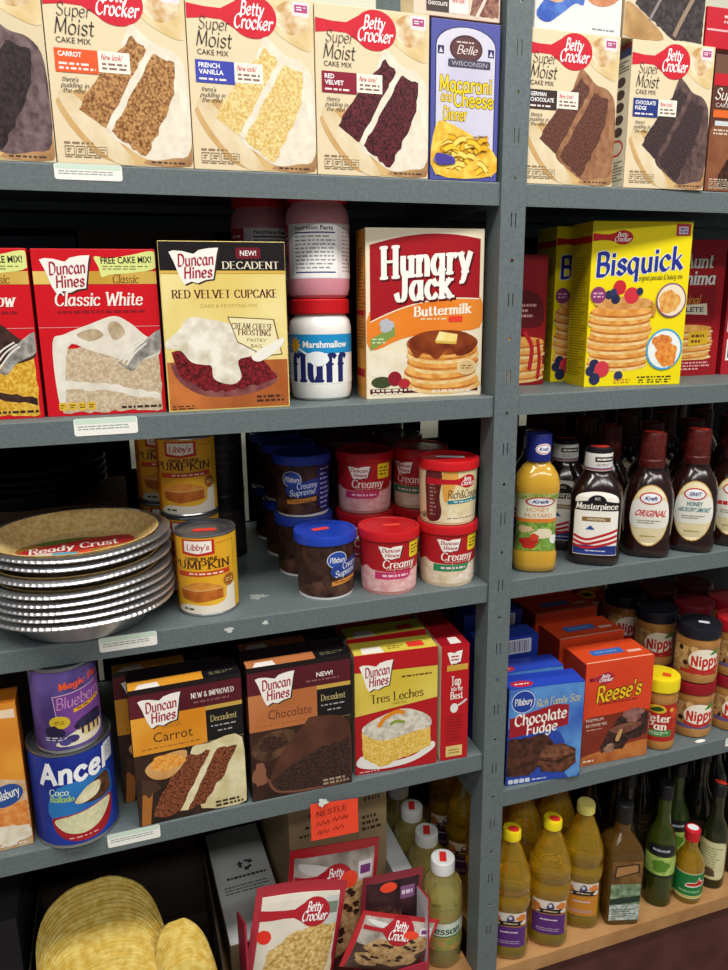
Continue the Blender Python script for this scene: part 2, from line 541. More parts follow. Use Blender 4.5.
def make_shelf(x0, x1, z, label, lip=0.0295, mat=steel):
    mb = MB()
    D = 0.452
    # front lip with a rounded nose, deck, rear lip, side lips
    pr = [(0.0015, z-lip), (0.0, z-lip), (0.0, z-0.002), (0.0006, z-0.0006), (0.002, z), (D, z), (D, z-lip), (D-0.0015, z-lip), (D-0.0015, z-0.002), (0.0015, z-0.002)]
    v = [(x0, a, b) for a, b in pr] + [(x1, a, b) for a, b in pr]
    n = len(pr)
    mb.add(v, [(i, (i+1) % n, n+(i+1) % n, n+i) for i in range(n)], mat)
    mb.add([v[i] for i in range(n)] , [(0, 1, 2, 9), (2, 3, 4, 9), (4, 5, 8, 9), (5, 6, 7, 8)], mat)
    mb.add([v[n+i] for i in range(n)], [(9, 2, 1, 0), (9, 4, 3, 2), (9, 8, 5, 4), (8, 7, 6, 5)], mat)
    mb.box(x0, x0+0.0015, 0.002, D-0.002, z-lip, z-0.002, mat)
    mb.box(x1-0.0015, x1, 0.002, D-0.002, z-lip, z-0.002, mat)
    mb.box(x0+0.002, x1-0.002, 0.33, 0.375, z-0.014, z-0.002, mat)      # stiffening channel below the deck
    return tag(mb.build('steel_shelf', None, smooth=0), label, 'shelf', 'grey steel shelves')
LX0, LX1, RX0, RX1 = -0.952, -0.0006, 0.0026, 0.93
shelves = {}
for k, a, b, z, t in (('1l', LX0, LX1, Z1, 'carrying the moist cake mix cartons at the top of the wide bay'),
                      ('1r', RX0, RX1, Z1, 'carrying the fudge cake mix carton at the top right'),
                      ('2l', LX0, LX1, Z2, 'under the red velvet cupcake carton and marshmallow jars'),
                      ('2r', RX0, RX1, Z2, 'under the yellow pancake mix cartons'),
                      ('3l', LX0, LX1, Z3, 'under the pie crust stack and frosting tubs'),
                      ('3r', RX0, RX1, Z3, 'under the row of barbecue sauce bottles'),
                      ('4l', LX0, LX1, Z4L, 'under the carrot and chocolate cake cartons'),
                      ('4r', RX0, RX1, Z4R, 'under the brownie cartons and peanut butter jars')):
    shelves[k] = make_shelf(a, b, z, 'grey steel shelf ' + t)
# bottom boards: pale wooden deck with a dark red front edge
mb = MB()
mb.box(0.0385, RX1, 0.0, 0.452, Z5-0.028, Z5, M(('n', '#a5774a', '#b98d5c', 18), rough=0.6))
mb.box(0.0385, RX1, 0.012, 0.452, FZ, Z5-0.028, M(('n', '#4a2420', '#5a2f29', 20), rough=0.6))
tag(mb.build('bottom_board', None, smooth=0), 'pale wooden bottom board with dark red front under the oil bottles', 'board')
mb = MB()
mb.box(LX0, LX1, 0.0, 0.452, Z5-0.028, Z5, M(('n', '#a5774a', '#b98d5c', 18), rough=0.6))
mb.box(LX0, LX1, 0.012, 0.452, FZ, Z5-0.028, M(('n', '#4a2420', '#5a2f29', 20), rough=0.6))
tag(mb.build('bottom_board', None, smooth=0), 'wooden bottom board below the white case of cookie mix pouches', 'board')
# dark boards added in place of unlit rear goods, slits baring the pale wall
bp = M('#1d1c20', rough=0.85)
def panels(z0, z1, x0, x1, gaps, where):
    mb = MB()
    x = x0
    for a, b, g0, g1 in gaps + [(x1, x1, 0, 0)]:
        mb.box(x, a, 0.4525, 0.4545, z0, z1, bp)
        if b > a:
            if g0 > z0: mb.box(a, b, 0.4525, 0.4545, z0, g0, bp)
            if g1 < z1: mb.box(a, b, 0.4525, 0.4545, g1, z1, bp)
        x = b
    tag(mb.build('back_panel', None, smooth=0), 'dark board added in place of unlit goods at the back of the shelf ' + where, 'back panel')
panels(Z2-0.025, Z1, LX0, LX1, [], 'behind the marshmallow jars')
panels(Z2-0.025, Z1, 0.04, RX1, [], 'behind the yellow pancake mix cartons')
panels(Z3, Z2-0.026, LX0, LX1, [(-0.492, -0.474, 1.0, Z2), (-0.297, -0.2815, Z3+0.003, Z2)], 'behind the pie crusts and frosting tubs')
panels(Z3, Z2-0.026, 0.04, RX1, [(0.078, 0.118, 1.018, Z2), (0.306, 0.332, 1.03, Z2)], 'behind the barbecue sauce bottles')
panels(Z4L, Z3-0.002, LX0, LX1, [(-0.584, -0.575, Z4L+0.003, Z3)], 'behind the carrot cake carton')
panels(Z4R, Z3-0.002, 0.04, RX1, [], 'behind the peanut butter jars')
panels(FZ, Z4L-0.002, LX0, LX1, [], 'behind the taco shells')
panels(FZ, Z4R-0.002, 0.04, RX1, [], 'behind the oil bottles')

# price labels stuck to the lips
def price_label(shelf, x0, x1, z, up=0.004, dn=0.017, txt=True):
    a = Art(shelf, lambda u, v, k: (x0+u, -0.0002-k, z-dn+v), x1-x0, dn+up-0.004)
    a.part('price_label', 'white printed price label')
    a.rr(0, 0, 1, 1, 0.003, white)
    a.r(0.02, 0.66, 0.98, 0.98, '#cfe3d2')
    if txt:
        a.lines(0.06, 0.3, 0.9, 0.6, 2, '#9aa3a0', 0.45, 3)
    a.end()
price_label(shelves['1l'], -0.553, -0.481, Z1)
price_label(shelves['2l'], -0.560, -0.487, Z2, dn=0.021)
price_label(shelves['3l'], -0.557, -0.485, Z3, dn=0.020)
price_label(shelves['4l'], -0.572, -0.502, Z4L, dn=0.021)
price_label(shelves['4r'], 0.497, 0.56, Z4R)
def tape(shelf, x, z, w, h, seed):
    a = Art(shelf, lambda u, v, k: (x+u, -0.0002-k, z+v), w, h)
    a.part('tape_scrap', 'torn white tape scrap')
    a.blob(0.5, 0.5, 0.5, 0.5, M('#c9cfcb'), 0.35, seed)
    a.end()
tape(shelves['3l'], -0.396, Z3-0.018, 0.011, 0.008, 2)
tape(shelves['3l'], -0.345, Z3-0.014, 0.008, 0.006, 5)
def scuff(shelf, x, y, z, w, h, seed):
    a = Art(shelf, lambda u, v, k: (x+u, y+v, z+k-0.0001), w, h)
    a.part('scuff', 'worn pale scuff in the paint')
    a.blob(0.5, 0.5, 0.5, 0.5, M('#9aa29c'), 0.4, seed)
    a.end()
scuff(shelves['3l'], -0.35, 0.06, Z3, 0.025, 0.018, 3)

# ---------------------------------------------------------------- light
def area(name, loc, sx, sy, power, col=(1, 1, 1), rot=(0, 0, 0)):
    l = bpy.data.lights.new(name, 'AREA')
    l.shape = 'RECTANGLE'; l.size = sx; l.size_y = sy
    l.energy = power; l.color = col
    o = bpy.data.objects.new(name, l)
    o.location = loc; o.rotation_euler = rot
    COL.objects.link(o)
    return o
for i, x in enumerate((-1.35, 0.0, 1.35)):
    area('ceiling_tube_light', (x, -0.95, 2.76), 1.2, 0.3, 25, (1.0, 0.97, 0.92))
    area('ceiling_tube_light', (x, -2.3, 2.76), 1.2, 0.3, 17, (1.0, 0.98, 0.95))
area('ceiling_tube_light', (0, 0.72, 2.76), 2.4, 0.2, 25, (0.9, 1.0, 1.0))
w = bpy.data.worlds.new('store_air'); SC.world = w
w.use_nodes = True
w.node_tree.nodes['Background'].inputs[0].default_value = (0.92, 0.97, 1.0, 1)
w.node_tree.nodes['Background'].inputs[1].default_value = 0.16

# ---------------------------------------------------------------- camera
cd = bpy.data.cameras.new('camera')
cam = bpy.data.objects.new('camera', cd)
COL.objects.link(cam)
cd.sensor_fit = 'VERTICAL'; cd.sensor_height = 36.0
cd.lens = 748.2 / 970 * 36.0
cd.clip_start = 0.02
pit, yaw, rol = math.radians(13.7798), math.radians(18.4168), math.radians(-0.6112)
fw = Vector((math.sin(yaw)*math.cos(pit), math.cos(yaw)*math.cos(pit), -math.sin(pit)))
rt = Vector((math.cos(yaw), -math.sin(yaw), 0)); up = rt.cross(fw)
r2 = math.cos(rol)*rt + math.sin(rol)*up
u2 = -math.sin(rol)*rt + math.cos(rol)*up
mt = Matrix((r2, u2, -fw)).transposed().to_4x4()
mt.translation = Vector((-0.51168, -0.94846, 1.29274))
cam.matrix_world = mt
SC.camera = cam
vs = SC.view_settings
vs.view_transform = 'Standard'; vs.look = 'None'; vs.exposure = 0.0; vs.gamma = 1.0
vs.use_curve_mapping = False
# ================================================================ top shelf: cake mix cartons
def spoon_logo(a, cu, cv, ru, rv, u0=0.0, hv=0.055, col='#d01a30', font='#ffffff', word=True):
    """a red spoon whose bowl carries the two-line script name"""
    a.p([(u0, cv+hv*0.75), (cu-ru*2.0, cv+hv*0.55), (cu-ru*1.35, cv+hv*0.55), (cu-ru*0.8, cv+rv*0.62), (cu, cv+rv*0.8), (cu, cv-rv*0.8), (cu-ru*0.8, cv-rv*0.62), (cu-ru*1.35, cv-hv*0.55), (cu-ru*2.0, cv-hv*0.5), (u0, cv-hv*0.75)], col)
    a.e(cu, cv, ru, rv, col, 36)
    if word:
        a.part('logo_lettering', 'white script lettering', sub=True)
        a.s('Betty', cu-ru*0.55, cv+rv*0.08, cu+ru*0.45, cv+rv*0.68, font, W=1.35)
        a.s('Crocker', cu-ru*0.85, cv-rv*0.55, cu+ru*0.8, cv+rv*0.08, font, W=1.35)

def nutrition(a, u0, v0, u1, v1, col='#8c7759', n=4):
    du = (u1-u0)/n
    a.part('nutrition_strip')
    a.lines(u0, v1-(v1-v0)*0.2, u0+(u1-u0)*0.7, v1, 1, col, 0.6)
    for i in range(n):
        x0 = u0 + i*du
        x1 = x0 + du*0.88
        t = 0.004
        b, c = v0+(v1-v0)*0.15, v1-(v1-v0)*0.28
        a.r(x0, b, x1, b+t, col); a.r(x0, c-t, x1, c, col)
        a.r(x0, b, x0+t, c, col); a.r(x1-t, b, x1, c, col)
        a.lines(x0+du*0.2, b+(c-b)*0.25, x1-du*0.12, c-(c-b)*0.2, 2, col, 0.5, i)
    a.lines(u0, v0, u1, v0+(v1-v0)*0.1, 1, col, 0.6, 5)

def bc_cake(label, x, w, h, flavour, fcol, crumb, frost, y=0.001, z=Z1, rot=0, band='#f7efe0', bg='#e6d3b0', name='cake_mix_carton', d=0.046, board='#c79a5e', ten='#c79a5e', group='moist cake mix cartons on the top shelf'):
    o, a, sd, tp = carton(name, label, 'cake mix carton', (x, y, z), rot, w, h, d, (bg, '#cdb78f', '#dcc8a2'), group)
    a.part('cake_picture')
    a.smooth([(0.55, 0.96), (0.75, 0.985), (0.985, 0.93), (0.99, 0.72), (0.78, 0.76), (0.62, 0.86)], ('n', '#d9bd85', '#e9d7ac', 40))
    a.smooth([(0.66, 0.9), (0.8, 0.985), (0.97, 0.94), (0.93, 0.83), (0.78, 0.80)], ('n', ten, '#efe4c8', 60))
    a.smooth([(0.03, 0.33), (0.1, 0.36), (0.25, 0.4), (0.7, 0.2), (0.98, 0.16), (0.985, 0.03), (0.4, 0.02), (0.16, 0.16)], ('n', board, '#d7b57c', 25))
    a.smooth([(0.05, 0.36), (0.12, 0.40), (0.26, 0.30), (0.55, 0.03), (0.42, 0.015), (0.2, 0.17)], ('n', '#e9dabb', '#d9c296', 30))
    a.smooth([(0.62, 0.02), (0.98, 0.015), (0.985, 0.13), (0.85, 0.10)], ('n', '#8c5f3b', '#b98f62', 30))
    a.smooth([(0.57, 0.75), (0.64, 0.755), (0.76, 0.68), (0.90, 0.645), (0.985, 0.52), (0.985, 0.11), (0.84, 0.055), (0.66, 0.04), (0.5, 0.11), (0.36, 0.2), (0.42, 0.4)], frost)
    a.smooth([(0.9, 0.56), (0.965, 0.5), (0.975, 0.33), (0.9, 0.2), (0.93, 0.36)], M(('n', frost[2], frost[1], 50)))
    a.j([(0.605, 0.715), (0.70, 0.64), (0.37, 0.205), (0.185, 0.30), (0.26, 0.40)], crumb, 0.010, 0.03, 4)
    a.j([(0.742, 0.625), (0.90, 0.59), (0.885, 0.415), (0.80, 0.27), (0.64, 0.06), (0.385, 0.19)], crumb, 0.010, 0.03, 9)
    a.j([(0.70, 0.645), (0.745, 0.625), (0.40, 0.18), (0.365, 0.205)], frost, 0.006, 0.04, 5)
    nutrition(a, 0.06, 0.035, 0.37, 0.125)
    a.part('spoon_logo')
    spoon_logo(a, 0.515, 0.875, 0.185, 0.118)
    a.part('flavour_panel')
    a.r(0.05, 0.492, 0.35, 0.617, fcol)
    a.r(0.35, 0.505, 0.575, 0.617, band)
    a.s('New look!', 0.37, 0.572, 0.52, 0.602, '#c8283a', W=1.1)
    a.lines(0.375, 0.515, 0.56, 0.562, 2, '#8a6a5a', 0.5, 4)
    n = len(flavour)
    for i, wd in enumerate(flavour):
        a.t(wd, 0.075, 0.575-0.036*i, 0.075+0.027*len(wd), 0.602-0.036*i, '#ffffff', 0.02)
    a.lines(0.075, 0.502, 0.33, 0.524 if n > 1 else 0.55, 1 if n > 1 else 2, '#f3e5e0', 0.5, 7)
    a.part('title_lettering', 'dark brown script lettering')
    a.s('Super', 0.085, 0.785, 0.325, 0.852, ink, W=0.6, sh=0.16)
    a.s('Moist', 0.06, 0.692, 0.34, 0.775, ink, W=0.68, sh=0.16)
    a.t('CAKE MIX', 0.07, 0.645, 0.31, 0.675, ink)
    a.s("there's", 0.085, 0.445, 0.20, 0.47, '#4a4038', W=0.9)
    a.s('pudding in', 0.075, 0.415, 0.27, 0.44, '#4a4038', W=0.9)
    a.s('the mix!', 0.085, 0.385, 0.24, 0.41, '#4a4038', W=0.9)
    a.part('coupon_mark')
    a.rr(0.83, 0.905, 0.965, 0.985, 0.002, '#f2dfe4')
    a.r(0.845, 0.925, 0.95, 0.968, '#b0497d')
    a.lines(0.86, 0.935, 0.94, 0.96, 2, '#f6e3ea', 0.5, 3)
    a.lines(0.68, 0.018, 0.96, 0.036, 1, '#4a3a2c', 0.6, 8)
    a.end()
    tp.part('top_flap'); tp.r(0.01, 0.03, 0.99, 0.62, '#d8c49c'); tp.end()
    return o, sd

FR_W = ('n', '#f0e8d6', '#e2d8c4', 70)
FR_D = ('n', '#7c6668', '#513c40', 90)
bc_cake('cake mix carton with a dark chocolate slice, cut by the photo left edge', -0.6985, 0.149, 0.19, ['DEVILS', 'FOOD'], '#55302a', ('n', '#1f1517', '#3c2c30', 220), FR_D, bg='#dccba8', board='#b48e5a')
bc_cake('cake mix carton with orange flavour panel and a carrot cake slice, top shelf', -0.5485, 0.148, 0.188, ['CARROT'], '#ec5a26', ('n', '#74441f', '#c9985f', 330), FR_W)
bc_cake('cake mix carton with blue flavour panel and a pale yellow vanilla slice, top shelf', -0.3995, 0.1475, 0.189, ['FRENCH', 'VANILLA'], '#3d47ae', ('n', '#d2ab58', '#f0dc9e', 330), FR_W)
bc_cake('cake mix carton with maroon flavour panel and a dark red velvet slice, top shelf', -0.2508, 0.1465, 0.1885, ['RED', 'VELVET'], '#8c1a32', ('n', '#2e0c14', '#6a2830', 330), FR_W)
o, sd = bc_cake('cake mix carton with brown chocolate slice right of the steel post, top shelf', 0.0295, 0.1455, 0.1885, ['GERMAN', 'CHOCOLATE'], '#3c2a26', ('n', '#4a2a22', '#75493a', 420), ('n', '#a97b58', '#8a5a40', 90))
o, sd = bc_cake('cake mix carton with navy flavour panel and a blackish fudge slice, top shelf', 0.1945, 0.1345, 0.1885, ['CHOCOLATE', 'FUDGE'], '#20357e', ('n', '#2d2224', '#4d3b3c', 420), ('n', '#6f5652', '#473434', 90), rot=-2)
def dots_side(sd):
    sd.part('side_panel_print')
    sd.r(0.03, 0.01, 0.97, 0.99, '#d9d2c0')
    sd.r(0.03, 0.90, 0.97, 0.985, '#2a2f63'); sd.r(0.03, 0.955, 0.97, 0.99, '#7a2a2a')
    for i in range(5): sd.e(0.55, 0.74-0.085*i, 0.22, 0.034, '#3a211d')
    sd.lines(0.1, 0.8, 0.9, 0.88, 4, '#5a554c'); sd.lines(0.1, 0.05, 0.9, 0.2, 7, '#7a7468')
    sd.ring(0.5, 0.29, 0.35, 0.06, 0.07, '#c03038')
    sd.end()
dots_side(sd)

# brown carton at the right edge
o, a, sd, tp = carton('cake_mix_carton', 'brown cake mix carton with red band at the right end of the top shelf', 'cake mix carton', (0.335, 0.001, Z1), 0, 0.14, 0.182, 0.046, ('#5e3426', '#4a2a20', '#8c1f24'))
a.part('cake_picture'); a.smooth([(0.0, 0.0), (0.99, 0.0), (0.99, 0.42), (0.3, 0.48), (0.0, 0.45)], ('n', '#7d4a30', '#8f5b3c', 40))
a.smooth([(0.2, 0.03), (0.98, 0.03), (0.98, 0.38), (0.5, 0.36), (0.26, 0.24)], ('n', '#2c1812', '#4c2c20', 200))
nutrition(a, 0.05, 0.02, 0.4, 0.1, '#c9b9a5')
a.part('colour_bands'); a.r(0.005, 0.86, 0.995, 0.99, '#6d4a3a'); a.r(0.005, 0.78, 0.995, 0.865, '#c41a2a'); a.r(0.03, 0.55, 0.36, 0.605, '#e06a28'); a.r(0.06, 0.49, 0.34, 0.525, '#cfd3d6')
a.part('title_lettering', 'white script lettering'); a.s('Super', 0.03, 0.68, 0.36, 0.76, '#f3ece0', W=0.85); a.t('CAKE MIX', 0.05, 0.625, 0.36, 0.655, '#d8d2cc')
a.lines(0.05, 0.42, 0.4, 0.47, 2, '#d8c8b8', 0.5); a.end()

# macaroni dinner
o, a, sd, tp = carton('macaroni_dinner_carton', 'narrow blue carton of macaroni and cheese dinner beside the steel post, top shelf', 'macaroni carton', (-0.1015, 0.001, Z1), 0, 0.0955, 0.1865, 0.04, ('#5256a2', '#454a94', '#7a4a44'))
a.part('front_panel')
pts = [(0.06, 0.025), (0.94, 0.025), (0.94, 0.85)] + [(0.5+0.44*math.cos(t*pi/12), 0.85+0.115*math.sin(t*pi/12)) for t in range(1, 12)] + [(0.06, 0.85)]
a.p(pts, '#23265e')
q = [(0.5+(x-0.5)*0.97, 0.025+(y-0.025)*0.99+0.004) for x, y in pts]
a.p(q, ('n', '#c9c6dc', '#dcd9e8', 12))
for x, y in ((0.09, 0.79), (0.82, 0.79), (0.09, 0.03), (0.82, 0.03)):
    a.r(x, y, x+0.09, y+0.05, '#26295f'); a.p([(x+0.02, y+0.008), (x+0.075, y+0.008), (x+0.045, y+0.042)], '#d9d8e6')
a.part('brand_badge'); a.e(0.5, 0.83, 0.24, 0.085, '#4a2b30'); a.e(0.5, 0.83, 0.215, 0.072, '#5f3a3c')
a.s('Belle', 0.36, 0.80, 0.66, 0.85, '#e9ded6', W=0.9); a.lines(0.36, 0.862, 0.64, 0.878, 1, '#d6c6be', 0.6)
a.rr(0.24, 0.715, 0.86, 0.765, 0.002, '#4a4558'); a.t('WISCONSIN', 0.29, 0.726, 0.81, 0.754, '#b9b4c6', 0.0)
a.part('title_lettering', 'yellow lettering with dark outline')
for g, c in ((0.75, '#4a3a14'), (0.0, '#ffd91e')):
    a.s('Macaroni', 0.12, 0.565, 0.90, 0.66, c, W=1.15, st='mono', sh=0.0, grow=g)
    a.s('and', 0.14, 0.50, 0.31, 0.565, c, W=1.0, st='mono', sh=0.15, grow=g)
    a.s('Cheese', 0.33, 0.475, 0.93, 0.565, c, W=1.15, st='mono', sh=0.0, grow=g)
    a.s('Dinner', 0.18, 0.385, 0.53, 0.465, c, W=1.15, st='mono', sh=0.0, grow=g)
a.part('pasta_picture')
a.smooth([(0.07, 0.34), (0.3, 0.36), (0.93, 0.2), (0.93, 0.04), (0.07, 0.04)], ('n', '#e7a91c', '#f7d35e', 120))
for i in range(26):
    g = random.Random(i); x, y, t = g.uniform(.2, .8), g.uniform(.07, .27), g.uniform(-0.9, 0.9)
    c, s_ = 0.11*math.cos(t), 0.035*math.sin(t)
    P = [(x-c, y-s_-0.008), (x, y+0.008), (x+c, y+s_-0.008)]
    a.stroke(P, 0.0080, '#a8700c'); a.stroke(P, 0.0056, ['#f4c832', '#f8dc6c', '#eab41e'][i % 3])
a.e(0.2, 0.13, 0.16, 0.035, '#7b74a8'); a.smooth([(0.08, 0.17), (0.3, 0.15), (0.36, 0.11), (0.26, 0.1), (0.1, 0.1)], '#4d3f9a')
a.lines(0.62, 0.275, 0.86, 0.29, 1, '#5a5874', 0.5); a.end()

# second tier standing on the front cartons
ZT = Z1 + 0.1895
o, a, sd, tp = carton('cake_mix_carton', 'cake mix carton with brown flavour panel, standing on the blue macaroni carton', 'cake mix carton', (-0.124, 0.004, ZT), 0, 0.118, 0.17, 0.045, ('#e2cdb8', '#cdb78f', '#dcc8a2'))
a.part('flavour_panel'); a.r(0.14, 0.03, 0.40, 0.17, '#4b3d3a'); a.r(0.40, 0.03, 0.62, 0.17, '#f4e6e0'); a.t('GERMAN', 0.16, 0.115, 0.32, 0.14, white, 0.02); a.t('CHOCOLATE', 0.16, 0.07, 0.38, 0.095, white, 0.02)
a.s('New look!', 0.43, 0.10, 0.58, 0.14, '#c8283a', W=1.1)
a.part('cake_picture'); a.j([(0.64, 0.03), (0.98, 0.03), (0.98, 0.6), (0.8, 0.5)], ('n', '#6d3a40', '#a67860', 200)); a.stroke([(0.72, 0.02), (0.8, 0.12), (0.92, 0.3)], 0.004, '#e6d3c4'); a.end()
o, a, sd, tp = carton('cereal_carton', 'white carton with blue and peach artwork stacked above the brown chocolate cake carton', 'carton', (0.045, 0.006, ZT), 0, 0.132, 0.17, 0.05, ('#e9e5e2', '#cfd3d8', '#dedad6'))
a.part('artwork'); a.smooth([(0.55, 0.28), (0.72, 0.2), (0.95, 0.26), (0.98, 0.45), (0.6, 0.48)], ('n', '#b9704a', '#d99a72', 60)); a.smooth([(0.02, 0.12), (0.14, 0.05), (0.3, 0.12), (0.45, 0.2), (0.55, 0.2), (0.52, 0.34), (0.3, 0.34)], ('n', '#2f55b4', '#5680cf', 60)); a.smooth([(0.05, 0.25), (0.3, 0.2), (0.42, 0.4), (0.1, 0.48)], ('n', '#d99a6c', '#e8b58c', 60)); a.lines(0.66, 0.03, 0.95, 0.05, 1, '#8a94a4', 0.6); a.end()
o, a, sd, tp = carton('cake_mix_carton', 'cake mix carton with large black cake slice stacked on the navy-panel fudge carton', 'cake mix carton', (0.18, 0.004, ZT), 0, 0.133, 0.17, 0.045, ('#dccfb2', '#cdb78f', '#dcc8a2'))
a.part('cake_picture'); a.smooth([(0.0, 0.02), (0.0, 0.25), (0.2, 0.2), (0.5, 0.02)], ('n', '#a67c4c', '#c9a26c', 30)); a.j([(0.12, 0.25), (0.35, 0.62), (0.98, 0.62), (0.98, 0.02), (0.6, 0.03)], ('n', '#2a2224', '#4a4042', 200)); a.stroke([(0.3, 0.14), (0.42, 0.3), (0.6, 0.55)], 0.004, '#8f8684'); a.stroke([(0.62, 0.05), (0.72, 0.2), (0.95, 0.5)], 0.006, '#9a8270'); a.end()
o, a, sd, tp = carton('baking_mix_carton', 'glossy red carton stacked at the right end of the top shelf', 'carton', (0.316, 0.004, ZT), 0, 0.15, 0.052, 0.045, ('#c2182c', '#a41424', '#b01828'))
a.part('lettering'); a.r(0.01, 0.42, 0.99, 0.47, '#e8b0b4'); a.lines(0.2, 0.6, 0.6, 0.85, 2, '#f0c8c8', 0.5); a.end()
# ================================================================ second shelf
def book_logo(a, u0, v0, u1, v1, rot=0, txt=True):
    """white open-book badge with two lines of red script"""
    P = [(0, .95), (.1, .985), (.28, .95), (.44, .88), (.5, .86), (.6, .96), (.8, 1.0), (1, 1.0), (.96, .8), (.87, .12), (.7, .1), (.55, .02), (.42, .08), (.28, 0), (.2, .2), (.08, .7)]
    def f(x, y): return (u0+(u1-u0)*x, v0+(v1-v0)*y + (u1-u0)*(x-.5)*math.tan(math.radians(rot))*a.w/a.h)
    a.part('book_badge')
    a.p([(x+0.012, y-0.008) for x, y in (f(*q) for q in P)], '#3a2a24')
    a.p([f(*q) for q in P], '#f6f1ea')
    if txt:
        a.part('badge_lettering', 'red script lettering', sub=True)
        c = '#a3273a'
        p, q = f(.16, .56), f(.90, .83)
        a.s('Duncan', p[0], p[1], q[0], q[1], c, W=1.45, sh=0.12, rot=rot)
        p, q = f(.27, .2), f(.86, .47)
        a.s('Hines', p[0], p[1], q[0], q[1], c, W=1.45, sh=0.12, rot=rot)

def dh_classic(label, bl, rot, w, h, words, cake1, cake2, icing):
    o, a, sd, tp = carton('cake_mix_carton', label, 'cake mix carton', bl, rot, w, h, 0.042, ('#cf1220', '#a40e1a', '#8e1018'), 'classic cake mix cartons on the second shelf')
    a.part('gold_band'); a.r(0.004, 0.795, 0.996, 0.87, ('n', '#c79a3a', '#e8cc70', 9)); a.s('Classic', 0.63, 0.80, 0.85, 0.85, '#7a4a1c', W=1.0, st='serif', sh=0.2)
    a.part('corner_flag'); a.smooth([(0.5, 0.955), (0.62, 0.945), (0.8, 0.965), (0.992, 0.985), (0.996, 0.89), (0.8, 0.86), (0.62, 0.85), (0.55, 0.835), (0.53, 0.89)], '#dfe58c'); a.t('FREE CAKE MIX!', 0.55, 0.915, 0.965, 0.955, '#1f2a1c', 0.02, rot=1.5); a.lines(0.56, 0.875, 0.95, 0.905, 2, '#7b8a55', 0.45, 3)
    book_logo(a, 0.065, 0.74, 0.465, 0.955, 3)
    a.part('title_lettering', 'white serif lettering'); a.s(words, 0.15 if len(words) > 8 else 0.2, 0.67, 0.87, 0.745, '#f7efe6', W=1.15, st='serif', sh=0.16); a.lines(0.17, 0.62, 0.88, 0.645, 1, '#8e1420', 0.6, 2); a.r(0.004, 0.54, 0.996, 0.5425, '#e8b6b6')
    a.part('cake_picture')
    a.j([(0.12, 0.42), (0.13, 0.02), (0.97, 0.02), (0.97, 0.40), (0.7, 0.47), (0.4, 0.42)], cake1, 0.010, 0.05, 4)
    a.j([(0.13, 0.215), (0.5, 0.20), (0.96, 0.12), (0.96, 0.075), (0.5, 0.155), (0.13, 0.165)], icing, 0.008, 0.05, 5)
    a.smooth([(0.10, 0.45), (0.2, 0.5), (0.42, 0.56), (0.62, 0.605), (0.75, 0.56), (0.84, 0.5), (0.97, 0.42), (0.96, 0.36), (0.72, 0.33), (0.4, 0.40), (0.22, 0.42), (0.15, 0.05), (0.10, 0.12)], icing)
    a.smooth([(0.3, 0.5), (0.45, 0.53), (0.52, 0.49), (0.4, 0.455)], cake2); a.smooth([(0.56, 0.55), (0.64, 0.57), (0.70, 0.50), (0.6, 0.46)], cake2)
    a.part('fork_picture'); a.smooth([(0.62, 0.335), (0.7, 0.30), (0.78, 0.40), (0.995, 0.52), (0.995, 0.40), (0.84, 0.34), (0.74, 0.27), (0.66, 0.30)], ('n', '#6d6a66', '#b9b4ac', 90))
    for k in range(3): a.stroke([(0.63+0.03*k, 0.33-0.012*k), (0.72+0.03*k, 0.41-0.012*k), (0.83+0.02*k, 0.46-0.012*k)], 0.0018, '#e9e4da')
    a.part('nutrition_strip')
    for k in range(4): a.rr(0.1+0.078*k, 0.035, 0.168+0.078*k, 0.085, 0.002, '#e3b83a'); a.lines(0.112+0.078*k, 0.045, 0.158+0.078*k, 0.075, 2, '#7a5a1a', 0.5, k)
    a.lines(0.62, 0.03, 0.96, 0.055, 1, '#3a2a22', 0.6, 6)
    a.end()
    return o
CR_W = ('n', '#b9a184', '#d8c6a8', 300)
dh_classic('red classic cake mix carton with white cake, between yellow cake and red velvet cartons', (-0.5895, 0.030, Z2), -4, 0.1395, 0.196, 'Classic White', CR_W, ('n', '#a89272', '#c9b697', 90), ('n', '#ece6d8', '#dad2c2', 50))
dh_classic('red classic cake mix carton with yellow cake at the left edge of second shelf', (-0.7325, 0.034, Z2), -3, 0.1395, 0.196, 'Classic Yellow', ('n', '#c98f1a', '#ecc552', 300), '#4a2a22', ('n', '#2e1b18', '#4b302a', 90))

o, a, sd, tp = carton('cupcake_mix_carton', 'black and gold carton with frosted red velvet cupcake, second shelf', 'cupcake mix carton', (-0.4475, 0.013, Z2), -1.9, 0.1535, 0.2055, 0.05, ('#e6cf7c', '#1b1416', '#1b1416'))
a.part('black_header'); a.r(0.003, 0.83, 0.997, 0.998, '#1a1416'); a.r(0.003, 0.815, 0.997, 0.832, '#d9b24c'); a.rr(0.6, 0.9, 0.80, 0.965, 0.003, '#6d1422')
a.t('NEW!', 0.635, 0.917, 0.765, 0.948, white, 0.01); a.s('DECADENT', 0.49, 0.843, 0.95, 0.883, '#eadfc4', W=1.0, st='serif', sh=0)
a.part('gold_panel'); a.r(0.01, 0.3, 0.99, 0.81, ('n', '#e3cb72', '#f1e2a0', 9)); a.r(0.01, 0.01, 0.99, 0.3, ('n', '#c9763a', '#a5582a', 14))
book_logo(a, 0.08, 0.755, 0.465, 0.955, 3)
a.part('title_lettering', 'dark red serif lettering'); a.s('RED VELVET CUPCAKE', 0.085, 0.675, 0.93, 0.72, '#5a1a1c', W=1.25, st='serif', sh=0); a.t('CAKE & FROSTING MIX', 0.3, 0.618, 0.76, 0.638, '#b59a4e')
a.part('cupcake_picture')
a.smooth([(0.05, 0.3), (0.1, 0.18), (0.3, 0.09), (0.6, 0.085), (0.85, 0.14), (0.9, 0.2), (0.8, 0.22), (0.3, 0.15)], ('n', '#6b3438', '#8d5450', 60))
